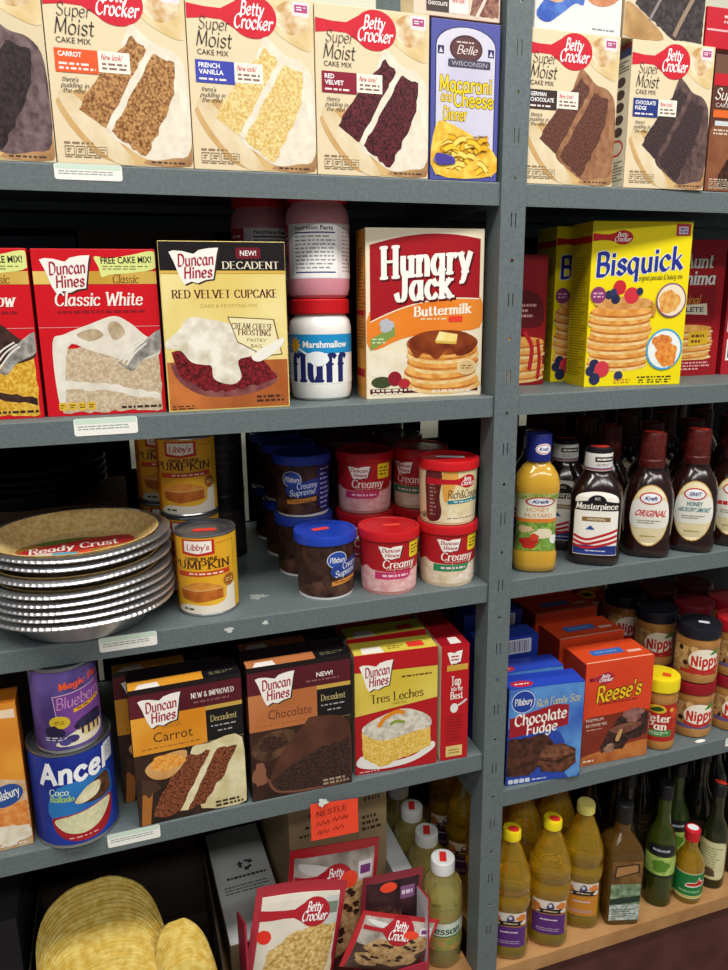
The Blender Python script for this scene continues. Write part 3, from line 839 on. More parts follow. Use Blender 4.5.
a.j([(0.05, 0.36), (0.1, 0.22), (0.3, 0.12), (0.6, 0.12), (0.9, 0.19), (0.82, 0.27), (0.6, 0.36), (0.4, 0.34)], ('n', '#3f0d12', '#8e2129', 330), 0.012, 0.04)
a.smooth([(0.01, 0.42), (0.12, 0.49), (0.2, 0.56), (0.36, 0.55), (0.52, 0.52), (0.64, 0.46), (0.74, 0.4), (0.7, 0.33), (0.58, 0.3), (0.6, 0.2), (0.52, 0.155), (0.38, 0.19), (0.36, 0.27), (0.3, 0.28), (0.2, 0.3), (0.12, 0.37), (0.02, 0.38)], ('n', '#f3eee0', '#cfc7b0', 55))
a.part('note_card'); a.p([(0.51, 0.565), (0.89, 0.545), (0.95, 0.33), (0.8, 0.32), (0.58, 0.41)], '#6b5228'); a.p([(0.52, 0.558), (0.88, 0.54), (0.94, 0.335), (0.8, 0.325), (0.585, 0.415)], '#f0e4b4')
a.s('CREAM CHEESE', 0.54, 0.485, 0.88, 0.52, '#5a2a22', W=1.1, st='serif', sh=0, rot=-3); a.s('FROSTING', 0.59, 0.45, 0.86, 0.48, '#5a2a22', W=1.1, st='serif', sh=0, rot=-3); a.t('PASTRY', 0.66, 0.41, 0.82, 0.43, '#7a5a38', rot=-3); a.t('BAG', 0.69, 0.375, 0.78, 0.395, '#7a5a38', rot=-3)
a.smooth([(0.7, 0.33), (0.95, 0.43), (0.93, 0.37), (0.76, 0.29)], '#f1ece2')
a.part('small_print'); a.lines(0.72, 0.035, 0.95, 0.085, 2, '#4a2a1c', 0.6, 3); a.lines(0.03, 0.01, 0.22, 0.04, 2, '#4a2a1c', 0.5, 4); a.end()

# marshmallow jars
jar_prof = [(0.036, 0), (0.0405, 0.004), (0.0425, 0.012), (0.043, 0.03), (0.0425, 0.032), (0.0425, 0.085), (0.043, 0.087), (0.043, 0.098), (0.041, 0.108), (0.036, 0.114), (0.035, 0.117)]
def fluff_jar(label, x, y, z, body, seed, group=None, off=0, pink=False, rz=None, tall=1.0):
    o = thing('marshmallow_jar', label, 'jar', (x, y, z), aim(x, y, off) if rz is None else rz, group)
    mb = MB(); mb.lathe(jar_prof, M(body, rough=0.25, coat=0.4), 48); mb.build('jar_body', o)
    mb = MB(); mb.lathe([(0.0395, 0.1165), (0.0405, 0.118), (0.0405, 0.1345), (0.039, 0.1365)], M('#c4161e', rough=0.4), 60); mb.build('lid', o)
    a = wrap(o, 0.0428, 0.024, 0.066, 200)
    a.part('paper_label')
    if pink:
        a.r(0, 0, 1, 1, '#e9e0e2'); a.r(0.0, 0.0, 0.18, 1, '#b9202c'); a.lines(0.03, 0.5, 0.16, 0.9, 4, '#f0d8da', 0.5); a.s('f', 0.06, 0.08, 0.17, 0.42, '#241f5a', W=1.7, st='serif', sh=0)
        a.r(0.26, 0.02, 0.68, 0.98, '#f6f4f2'); a.t('Nutrition Facts', 0.28, 0.88, 0.64, 0.96, '#2a2a4a', 0.02)
        a.r(0.28, 0.82, 0.66, 0.845, '#2b2f78'); a.r(0.28, 0.10, 0.66, 0.125, '#2b2f78'); a.lines(0.28, 0.16, 0.66, 0.80, 9, '#8a8896', 0.35, 5); a.lines(0.74, 0.1, 0.97, 0.95, 12, '#b09aa2', 0.35, 6)
    else:
        a.r(0, 0.0, 1, 1, '#f4f4f0'); a.r(0, 0.62, 1, 1.0, '#1c8fcb')
        a.t('Marshmallow', 0.36, 0.73, 0.80, 0.87, white, 0.03)
        a.part('lettering', 'navy serif lettering', sub=True); a.s('fluff', 0.22, 0.06, 0.80, 0.60, '#1f2460', W=1.75, st='serif', sh=0)
        a.part('sun_drawing'); a.e(0.26, 0.78, 0.05, 0.12, '#f2a81d')
        for k in range(10): t = 2*pi*k/10; a.p([(0.26+0.05*math.cos(t-.25), 0.78+0.12*math.sin(t-.25)), (0.26+0.085*math.cos(t), 0.78+0.2*math.sin(t)), (0.26+0.05*math.cos(t+.25), 0.78+0.12*math.sin(t+.25))], '#f2c02a')
        a.part('spoon_drawing'); a.stroke([(0.31, 0.72), (0.37, 0.64), (0.42, 0.58)], 0.003, '#dfe8ee'); a.smooth([(0.41, 0.6), (0.5, 0.66), (0.58, 0.6), (0.6, 0.46), (0.52, 0.36), (0.44, 0.42)], '#eef3f6')
    a.end()
    o.scale = (1, 1, tall)
    return o
fluff_jar('white marshmallow jar with blue label and red lid, second shelf', -0.2305, 0.082, Z2, '#f1efe9', 1, off=-6)
fluff_jar('pink marshmallow jar showing its nutrition label, on top of the white jar', -0.2305, 0.084, Z2+0.1375, '#d98f9c', 2, off=0, pink=True, tall=1.055)
fluff_jar('pink marshmallow jar, body painted a shaded pink, in the back, beside the nutrition label jar', -0.292, 0.165, Z2+0.1375, '#c9808c', 3, 'pink marshmallow jars in shade', off=30, pink=True, tall=1.055)  # darker body pink than the front jar, shade put into the colour
fluff_jar('pink marshmallow jar standing behind the red velvet cupcake carton', -0.292, 0.165, Z2, '#d98f9c', 3, 'pink marshmallow jars in shade', off=30, pink=True)

# pancake picture helper: a stack of round cakes, bottom to top
def pancakes(a, cu, v0, ru, n, dv, seed=1, top=('n', '#d98a35', '#f0b866', 60), edge=('n', '#f0d49a', '#e2b468', 80), rv=0.06):
    g = random.Random(seed)
    for i in range(n):
        x = cu + g.uniform(-.02, .02); y = v0 + dv*i
        a.e(x, y, ru*g.uniform(.95, 1.04), rv, edge, 30)
        a.e(x, y+dv*0.35, ru*g.uniform(.95, 1.02), rv, ('n', '#b5652a', '#d08436', 80), 30)
        a.e(x, y+dv*0.55, ru*0.97, rv*0.95, top, 30)

# big pancake mix carton with the red arch
o, a, sd, tp = carton('pancake_mix_carton', 'cream pancake mix carton with big red arch and buttermilk pancakes beside the post', 'pancake mix carton', (-0.1785, 0.036, Z2), -5.0, 0.169, 0.2275, 0.055, ('#efe3c6', '#e0a24a', '#efe3c6'))
a.part('orange_panel'); a.smooth([(0.03, 0.30), (0.03, 0.52), (0.3, 0.60), (0.6, 0.62), (0.975, 0.60), (0.975, 0.42), (0.6, 0.40), (0.3, 0.36)], ('n', '#e57a22', '#ef9032', 9))
a.part('red_arch'); top = [(0.035+0.93*t/14, 0.865+0.105*math.sin(pi*(0.12+0.62*t/14))) for t in range(15)]
bot = [(0.965-0.93*t/14, 0.595+0.015*math.sin(pi*t/14)-0.13*(t/14)**2.2) for t in range(15)]
a.p([(x, y+0.012) for x, y in top]+[(x, y-0.008) for x, y in bot], '#f3e6cc'); a.p(top+bot, '#a51420')
a.part('title_lettering', 'white lettering with dark red shadow')
for dx, dy, c, gr in ((0.012, -0.01, '#5a0a10', 0.35), (0, 0, '#faf6ee', 0.0)):
    a.s('Hungry', 0.12+dx, 0.735+dy, 0.90+dx, 0.905+dy, c, W=1.75, st='serif', sh=0.08, rot=4, grow=gr)
    a.s('Jack', 0.24+dx, 0.595+dy, 0.74+dx, 0.755+dy, c, W=1.75, st='serif', sh=0.08, rot=4, grow=gr)
a.s('Buttermilk', 0.40, 0.50, 0.90, 0.555, '#fbf3e2', W=1.4, st='serif', sh=0.05, rot=3); a.lines(0.46, 0.468, 0.7, 0.482, 1, '#f6d7b0', 0.6)
a.part('pancake_picture')
a.blob(0.2, 0.2, 0.2, 0.09, ('n', '#e6d8bc', '#f4ecd8', 30), 0.1, 3); a.r(0.03, 0.03, 0.97, 0.06, '#5a1c1a')
pancakes(a, 0.65, 0.075, 0.315, 4, 0.062, 2)
a.e(0.65, 0.33, 0.31, 0.075, ('n', '#8a3c14', '#c4702a', 40)); a.smooth([(0.36, 0.34), (0.5, 0.40), (0.8, 0.40), (0.95, 0.34), (0.9, 0.27), (0.78, 0.25), (0.7, 0.3), (0.6, 0.23), (0.5, 0.28), (0.42, 0.24)], ('n', '#6d2810', '#93441c', 40))
a.p([(0.585, 0.345), (0.77, 0.335), (0.78, 0.38), (0.62, 0.40)], ('n', '#f0d26a', '#f8e6a0', 60)); a.p([(0.585, 0.345), (0.77, 0.335), (0.77, 0.32), (0.585, 0.33)], '#d9b04a')
a.e(0.13, 0.1, 0.09, 0.035, '#3f4a2a'); a.e(0.24, 0.12, 0.06, 0.045, '#8f1c2c'); a.e(0.32, 0.09, 0.05, 0.03, '#b52a34')
a.part('round_seal'); a.e(0.865, 0.18, 0.085, 0.048, '#e6cf9e'); a.e(0.865, 0.18, 0.07, 0.04, '#d8b982'); a.lines(0.82, 0.165, 0.91, 0.195, 2, '#8a6a3a', 0.5)
a.part('recipe_flag'); a.p([(0.035, 0.36), (0.24, 0.44), (0.24, 0.38), (0.035, 0.29)], '#7f9a4e'); a.lines(0.05, 0.33, 0.16, 0.37, 2, '#d8e2b8', 0.4)
a.blob(0.17, 0.44, 0.06, 0.04, '#b9bcc4', 0.2, 4)
a.part('nutrition_strip'); a.lines(0.05, 0.02, 0.42, 0.06, 2, '#e9e0cc', 0.6, 2); a.lines(0.56, 0.02, 0.92, 0.05, 1, '#e9d8c4', 0.6, 3)
a.part('price_sticker', 'red price sticker'); a.rr(0.70, 0.455, 0.82, 0.49, 0.002, '#e8402c'); a.end()
sd.part('side_panel_print'); sd.r(0.02, 0.06, 0.9, 0.98, ('n', '#dd9a44', '#c9803a', 12)); sd.lines(0.1, 0.3, 0.85, 0.9, 30, '#8a4a24', 0.4, 3); sd.r(0.05, 0.13, 0.85, 0.18, '#a8202c'); sd.r(0.05, 0.5, 0.85, 0.53, '#a8202c'); sd.end()

# red pancake carton behind the post
o, a, sd, tp = carton('pancake_mix_carton', 'red pancake mix carton half hidden behind the slotted steel post', 'pancake mix carton', (0.0465, 0.105, Z2), 0, 0.098, 0.2, 0.05, ('#8f1620', '#7a121a', '#8f1620'))
a.part('pancake_picture'); pancakes(a, 0.55, 0.06, 0.43, 5, 0.062, 5, rv=0.04); a.stroke([(0.6, 0.42), (0.75, 0.3), (0.72, 0.12)], 0.007, '#b5202a'); a.stroke([(0.85, 0.36), (0.9, 0.2), (0.88, 0.05)], 0.006, '#b5202a'); a.stroke([(0.4, 0.36), (0.45, 0.2), (0.43, 0.05)], 0.006, '#b5202a')
a.part('title_lettering'); a.smooth([(0.1, 0.5), (0.9, 0.46), (0.88, 0.68), (0.5, 0.74), (0.12, 0.7)], '#5e1018'); a.lines(0.2, 0.52, 0.85, 0.64, 3, '#c99a98', 0.5); a.end()

# yellow baking mix cartons
def bisq(label, bl, rot, d=0.065):
    o, a, sd, tp = carton('baking_mix_carton', label, 'baking mix carton', bl, rot, 0.163, 0.2445, d, ('#f2dd14', '#cdb70e', '#e8d312'), 'yellow baking mix cartons')
    a.part('spoon_logo'); spoon_logo(a, 0.30, 0.905, 0.10, 0.042, -0.0, 0.032, col='#bf2226')
    a.part('title_lettering', 'blue lettering with pale outline')
    for g, c in ((0.55, '#e9f0f4'), (0.0, '#262f8c')):
        a.s('Bisquick', 0.045, 0.70, 0.93, 0.83, c, W=1.55, st='script', sh=0.10, rot=4.5, grow=g)
    a.s('original pancake & baking mix', 0.48, 0.655, 0.93, 0.685, '#4a4a20', W=1.0, rot=2)
    a.part('pancake_picture'); pancakes(a, 0.33, 0.13, 0.315, 7, 0.052, 3, rv=0.036)
    a.e(0.35, 0.515, 0.3, 0.04, ('n', '#e2ae6c', '#c98843', 60)); a.stroke([(0.62, 0.52), (0.66, 0.48), (0.65, 0.43)], 0.006, '#c98a3a')
    a.part('berry_picture')
    for x, y, r, c in ((0.19, 0.565, .04, '#2b2f52'), (0.3, 0.61, .065, '#c92a35'), (0.26, 0.54, .045, '#26294a'), (0.42, 0.56, .075, '#d03340'), (0.5, 0.585, .035, '#2b2f52'), (0.235, 0.58, .035, '#33385e')): a.e(x, y, r, r*0.68, ('n', c, c, 90))
    for x, y, r, c in ((0.03, 0.10, .045, '#2b2f52'), (0.09, 0.14, .05, '#26294a'), (0.17, 0.11, .075, '#cf3a48'), (0.10, 0.05, .055, '#2b2f52'), (0.345, 0.065, .045, '#33385e')): a.e(max(x, r+0.005), y, r, r*0.68, c)
    a.part('purple_seal'); a.e(0.085, 0.565, 0.075, 0.05, '#8a3a6c'); a.lines(0.035, 0.545, 0.135, 0.585, 2, '#d9b0c8', 0.45)
    a.part('round_photo'); a.e(0.83, 0.53, 0.155, 0.105, '#7d4478'); a.e(0.83, 0.53, 0.142, 0.096, '#efe0c4'); a.blob(0.81, 0.52, 0.11, 0.07, ('n', '#d98a35', '#eab96a', 120), 0.15, 4)
    a.part('round_photo'); a.e(0.80, 0.225, 0.19, 0.13, '#4aa5cc'); a.e(0.80, 0.225, 0.17, 0.117, '#eef2f0'); a.blob(0.77, 0.27, 0.1, 0.05, ('n', '#c8642a', '#e89a4a', 120), 0.15, 2); a.blob(0.83, 0.19, 0.11, 0.075, ('n', '#d9701f', '#f0a850', 120), 0.15, 6)
    a.part('coupon_mark'); a.r(0.83, 0.915, 0.975, 0.985, '#b3323a'); a.r(0.855, 0.925, 0.95, 0.97, '#d9c8d8'); a.lines(0.87, 0.93, 0.94, 0.965, 2, '#5a4a9a', 0.5)
    a.part('nutrition_strip'); a.lines(0.54, 0.045, 0.93, 0.06, 1, '#2b2b12', 0.6, 4)
    for k in range(4): a.lines(0.56+0.09*k, 0.012, 0.63+0.09*k, 0.042, 2, '#4a5a1a', 0.6, k)
    a.lines(0.3, 0.015, 0.48, 0.05, 2, '#c98a2a', 0.5, 8); a.end()
    sd.part('side_panel_print'); sd.lines(0.1, 0.06, 0.9, 0.80, 45, '#8f7c10', 0.4, 5); sd.r(0.0, 0.875, 1.0, 0.915, '#bf2226'); sd.end()
    return o
bisq('yellow baking mix carton in front, whole face visible, right of the post', (0.1797, 0.045, Z2), -8)
bisq('yellow baking mix carton in shade behind the front yellow carton', (0.1745, 0.132, Z2), -4)

o, a, sd, tp = carton('pancake_mix_carton', 'red pancake mix carton with a yellow tag, right behind the yellow baking mix', 'pancake mix carton', (0.355, 0.124, Z2), -1, 0.149, 0.228, 0.055, ('#a5161f', '#7a121a', '#b5202a'))
a.part('title_lettering', 'white lettering')
for dx, c, g in ((0.01, '#4a0a10', 0.3), (0, '#ece4e0', 0)):
    a.s('Aunt', 0.42+dx, 0.80, 0.83+dx, 0.895, c, W=1.3, st='serif', sh=0.1, grow=g)
    a.s('Jemima', 0.20+dx, 0.68, 0.88+dx, 0.775, c, W=1.3, st='serif', sh=0.1, grow=g)
a.part('flavour_panel'); a.rr(0.1, 0.4, 0.9, 0.66, 0.004, '#8a1018'); a.s('Original', 0.3, 0.54, 0.68, 0.6, '#d9a040', W=0.9); a.p([(0.12, 0.475), (0.8, 0.455), (0.78, 0.54), (0.12, 0.52)], '#e9dcc0'); a.t('COMPLETE', 0.15, 0.478, 0.74, 0.515, '#2d3566', 0.02)
a.part('pancake_picture'); pancakes(a, 0.42, 0.14, 0.48, 5, 0.048, 8, rv=0.03); a.part('yellow_tag'); a.r(0.56, 0.22, 0.83, 0.33, '#e0b32a', 0.02); a.lines(0.6, 0.24, 0.8, 0.32, 2, '#6a3a14', 0.5)
a.part('small_print'); a.r(0.02, 0.02, 0.95, 0.12, '#9a1822'); a.lines(0.35, 0.04, 0.9, 0.11, 3, '#e0a8a8', 0.5); a.end()
o, a, sd, tp = carton('baking_mix_carton', 'red and white carton showing a barcode at the right end of second shelf', 'carton', (0.512, 0.118, Z2), 0, 0.12, 0.205, 0.055, ('#b0202a', '#8a1820', '#b0202a'))
a.part('white_panel'); a.r(0.04, 0.36, 0.96, 0.74, '#d9d4d0'); a.lines(0.06, 0.4, 0.9, 0.7, 8, '#a8a4a2', 0.4); a.smooth([(0.1, 0.78), (0.7, 0.8), (0.9, 0.95), (0.2, 0.96)], ('n', '#c98843', '#e2ae6c', 60)); a.part('barcode'); a.r(0.06, 0.12, 0.5, 0.3, '#efecea')
for k in range(11): a.r(0.09+0.036*k, 0.14, 0.09+0.036*k+0.012+0.008*(k % 3 == 0), 0.28, '#3a3a40')
a.end()
# dark cartons far back in the second shelf
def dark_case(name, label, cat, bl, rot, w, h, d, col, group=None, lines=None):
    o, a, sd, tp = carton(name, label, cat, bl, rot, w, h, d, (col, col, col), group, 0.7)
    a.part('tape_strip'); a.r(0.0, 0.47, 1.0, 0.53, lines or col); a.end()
    return o
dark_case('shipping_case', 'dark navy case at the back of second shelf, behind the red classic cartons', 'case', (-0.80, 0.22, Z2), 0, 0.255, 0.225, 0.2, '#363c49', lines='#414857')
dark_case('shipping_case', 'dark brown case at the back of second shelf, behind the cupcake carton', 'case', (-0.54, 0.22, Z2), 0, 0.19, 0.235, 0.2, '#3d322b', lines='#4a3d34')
# ================================================================ third shelf
# ---- pie crusts in foil tins
foil = M('#cfcfd3', rough=0.33, metal=0.9)
def tin_mesh(seed):
    g = random.Random(seed)
    mb = MB()
    n = 196
    prof = [(0.0, 0.0015), (0.070, 0.001), (0.076, 0.0), (0.080, 0.003), (0.104, 0.028), (0.107, 0.030), (0.1115, 0.0305), (0.1165, 0.0295), (0.1185, 0.0275), (0.1178, 0.0262), (0.1155, 0.0275), (0.1075, 0.0288), (0.1045, 0.0265), (0.0805, 0.0015)]
    v = []; f = []
    for j, (r, z) in enumerate(prof):
        for i in range(n):
            t = 2*pi*i/n
            rr, zz = r, z
            if j >= 4:
                k = 1 if i % 2 else -1
                w = {4: .3, 5: .5, 6: .8, 7: 1, 8: 1, 9: 1, 10: .8, 11: .5, 12: .3, 13: .2}.get(j, 0)
                zz += 0.0003*w*k + 0.0011*w*math.sin(3*t+seed)
                rr += 0.0003*w*k
            v.append((rr*1.03*math.cos(t), rr*1.03*math.sin(t), zz))
    for j in range(len(prof)-1):
        for i in range(n):
            k = (i+1) % n
            f.append((j*n+i, j*n+k, (j+1)*n+k, (j+1)*n+i))
    mb.add(v, f, foil)
    return mb
def crust_mesh():
    mb = MB()
    mb.lathe([(0.0, 0.0048), (0.075, 0.0045), (0.080, 0.007), (0.1035, 0.0300), (0.1055, 0.0315), (0.107, 0.0312), (0.105, 0.0290), (0.0815, 0.0045), (0.074, 0.0018), (0.0, 0.0019)], ('n', '#c9a262', '#e2c68a', 160), 72, cap0=False, cap1=False)
    return mb
px, py = -0.574, 0.079
zs = [0, 0.0185, 0.028, 0.038, 0.049, 0.066, 0.083, 0.094]
names8 = ['lowest foil pie tin, at the bottom of the crust stack', 'second foil pie crust tin up from the shelf', 'third foil pie crust tin up from the shelf', 'fourth foil pie crust tin up from the shelf', 'fifth foil pie crust tin up, below a wide gap', 'third foil pie crust tin from the top of the stack', 'foil pie crust tin directly under the topmost one', 'topmost open pie crust tin with the red paper card inside']
for i, z in enumerate(zs):
    o = thing('pie_crust', names8[i], 'pie crust', (px + rnd.uniform(-.002, .002), py + rnd.uniform(-.002, .002), Z3 + z), 0.6*i, 'stacked pie crusts')
    o.rotation_euler = (0, 0, 0.6*i)
    tm = tin_mesh(i*1.3).build('foil_tin', o, smooth=25)
    if i == 0: tm.scale = (1, 1, 1.27)
    cr = crust_mesh().build('crust', o, smooth=40)
    if i == 0: cr.location.z = 0.009
    if i == 7:
        mb = MB()
        o.rotation_euler = (0, 0, 0)
        a = Art(o, lambda u, v, k: (-0.085+u, -0.060+v, 0.0052+k*1.5), 0.16, 0.112)
        a.part('paper_card')
        a.e(0.5, 0.5, 0.5, 0.47, '#8e9a5a'); a.e(0.5, 0.5, 0.49, 0.44, '#a8722c')
        a.smooth([(0.02, 0.44), (0.14, 0.62), (0.4, 0.8), (0.7, 0.9), (0.95, 0.88), (0.97, 0.6), (0.6, 0.44), (0.3, 0.4)], '#b3202a')
        a.smooth([(0.2, 0.83), (0.4, 0.93), (0.6, 0.95), (0.5, 0.82), (0.3, 0.74)], '#5a7a32')
        a.s('Ready Crust', 0.15, 0.50, 0.86, 0.70, '#f6eee2', W=1.15, st='serif', sh=0.1, rot=7)
        a.blob(0.28, 0.28, 0.24, 0.16, '#d9cfc0', 0.15, 2); a.blob(0.45, 0.27, 0.13, 0.13, '#4aa8cc', 0.25, 3); a.e(0.6, 0.33, 0.06, 0.075, '#e8402c')
        a.smooth([(0.6, 0.2), (0.75, 0.42), (1.0, 0.5), (1.0, 0.3), (0.8, 0.2)], ('n', '#b06a2a', '#d9a05a', 120)); a.stroke([(0.64, 0.26), (0.8, 0.36), (0.98, 0.42)], 0.005, '#7a2a1a')
        a.r(0.6, 0.09, 0.88, 0.17, '#e9e6e0'); a.end()

# crust stack on the brown case behind, its shade painted as near-black colour
o = dark_case('shipping_case', 'brown cardboard case lying in shade behind the pie crust stack', 'case', (-0.79, 0.25, Z3), 0, 0.285, 0.115, 0.19, '#6a4a34', lines='#755440')
a = Art(o, lambda u, v, k: (-0.1425+u, -0.095-k, v), 0.285, 0.115)
a.part('printed_lettering', 'black stencilled letters upside down'); a.t('UP', 0.84, 0.60, 0.94, 0.84, '#241a14', 0.03, rot=180); a.end()
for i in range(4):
    c = thing('pie_crust', ['lowest', 'second lowest', 'second highest', 'highest'][i] + ' pie tin painted dark for shade, in the stack on the brown case', 'pie crust', (-0.655, 0.32, Z3+0.1155+0.012*i), 0.3*i, 'shaded pie crusts')
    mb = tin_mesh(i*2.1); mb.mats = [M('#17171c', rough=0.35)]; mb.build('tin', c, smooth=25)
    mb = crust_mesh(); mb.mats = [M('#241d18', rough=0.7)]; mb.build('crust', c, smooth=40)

# ---- cans
def can(name, label, cat, x, y, z, r, h, body, group=None, off=0, lidcol='#8f9094', rim='#b9babd'):
    o = thing(name, label, cat, (x, y, z), aim(x, y, off), group)
    mb = MB(); mb.lathe([(r*0.97, 0.004), (r, 0.0045), (r, h-0.0045), (r*0.97, h-0.004)], M(body, rough=0.4), 64, cap0=False, cap1=False); mb.build('paper_label', o)
    m = M(rim, rough=0.28, metal=0.9)
    mb = MB(); mb.lathe([(r*0.9, 0.002), (r*0.96, 0.0), (r+0.0008, 0.0006), (r+0.0012, 0.0025), (r+0.0004, 0.0042), (r*0.97, 0.0046)], m, 64, cap1=False); mb.build('bottom_rim', o)
    mb = MB(); mb.lathe([(r*0.97, h-0.0046), (r+0.0004, h-0.0042), (r+0.0012, h-0.0025), (r+0.0006, h-0.0003), (r*0.975, h), (r*0.955, h-0.0008), (r*0.95, h-0.0042), (r*0.88, h-0.0045), (r*0.86, h-0.0036), (r*0.70, h-0.0036), (r*0.68, h-0.0043), (0.0, h-0.0043)], M(lidcol, rough=0.3, metal=0.85), 64, cap0=False, cap1=False); mb.build('lid', o)
    return o, wrap(o, r, 0.005, h-0.010, 210)

def pumpkin_can(label, x, y, z, off, sticker=False, group='pumpkin cans'):
    o, a = can('pumpkin_can', label, 'can', x, y, z, 0.0415, 0.1165, '#d99a1e', group, off-5)
    a.part('label_print'); a.r(0, 0, 1, 1, ('n', '#e0a21e', '#efb935', 12)); a.r(0.0, 0.0, 0.2, 1, '#c9701c'); a.lines(0.02, 0.5, 0.17, 0.95, 9, '#7a2a14', 0.5)
    a.smooth([(0.24, 0.0), (0.3, 0.11), (0.55, 0.1), (0.68, 0.16), (0.70, 0.30), (0.78, 0.36), (0.86, 0.22), (0.84, 0.0)], '#efe6d4')
    a.r(0.80, 0.0, 1.0, 1.0, '#e8b52a'); a.stroke([(0.80, 0.55), (0.80, 0.9), (0.79, 0.93), (0.62, 0.93)], 0.0008, '#a86a14')
    a.part('brand_badge'); a.p([(0.30, 0.985), (0.60, 0.985), (0.60, 0.79), (0.45, 0.765), (0.30, 0.79)], '#bd2a1e'); a.p([(0.325, 0.965), (0.575, 0.965), (0.575, 0.825), (0.45, 0.80), (0.325, 0.825)], '#f2ece2'); a.s("Libby's", 0.35, 0.85, 0.555, 0.925, '#b3281e', W=1.3, sh=0.1)
    a.part('title_lettering', 'dark lettering'); a.t("100% PURE", 0.33, 0.71, 0.62, 0.755, '#3a2a1a', 0.03); a.s('PUMPKIN', 0.17, 0.60, 0.75, 0.705, '#4a2a14', W=1.0, st='serif', sh=0)
    a.part('red_ribbon'); a.r(0.23, 0.49, 0.74, 0.555, '#c4401f', 0.02); a.lines(0.36, 0.515, 0.7, 0.55, 1, '#f2d8b8', 0.6, 3)
    a.part('pie_picture'); a.smooth([(0.25, 0.31), (0.38, 0.4), (0.5, 0.42), (0.66, 0.33), (0.5, 0.32), (0.35, 0.29)], ('n', '#c97a2c', '#dd9640', 80)); a.p([(0.25, 0.315), (0.4, 0.295), (0.66, 0.325), (0.66, 0.19), (0.42, 0.145), (0.27, 0.19)], ('n', '#a8551c', '#c46e28', 80)); a.p([(0.24, 0.335), (0.42, 0.315), (0.67, 0.335), (0.67, 0.315), (0.42, 0.295), (0.24, 0.315)], '#d9a45c')
    a.part('gold_seal'); a.e(0.73, 0.41, 0.065, 0.085, '#b5742a'); a.e(0.73, 0.41, 0.05, 0.066, '#9a561c'); a.lines(0.69, 0.38, 0.77, 0.44, 2, '#e8c080', 0.5)
    a.part('small_print'); a.lines(0.28, 0.03, 0.4, 0.07, 1, '#3a4a1a', 0.6); a.end()
    if sticker:
        t = Art(o, lambda u, v, k: (-0.016+u, -0.010+v, 0.1122+k*2), 0.032, 0.013)
        t.part('price_sticker', 'red price sticker'); t.rr(0, 0, 1, 1, 0.003, '#e33a2c'); t.end()
    return o
pumpkin_can('pumpkin can in front with red sticker on its lid, beside the foil tins', -0.4085, 0.0625, Z3, 0, True)
pumpkin_can('shaded pumpkin can on top of another, behind the can with the lid sticker', -0.419, 0.156, Z3+0.117, 4)
pumpkin_can('pumpkin can in the back row, hidden under the shaded upper pumpkin can', -0.419, 0.156, Z3, 4)
pumpkin_can('dark pumpkin can deepest in the pumpkin can row, upper of its pair', -0.446, 0.248, Z3+0.117, 10)
pumpkin_can('dark pumpkin can deepest in the pumpkin can row, lower of its pair', -0.446, 0.248, Z3, 10)
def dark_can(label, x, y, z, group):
    o, a = can('food_can', label, 'can', x, y, z, 0.0375, 0.11, '#221d20', group, 0, '#55565a', '#4a4b50')  # lid and rim metal darkened, back-row shade put into the colours
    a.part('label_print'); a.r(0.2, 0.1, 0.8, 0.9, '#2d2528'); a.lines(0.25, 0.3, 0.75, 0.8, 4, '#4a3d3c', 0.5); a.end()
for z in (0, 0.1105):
    dark_can('dark can with shade painted in, between the pumpkin cans and the blue frosting tubs', -0.354, 0.285, Z3+z, 'dark cans behind the pumpkin cans')

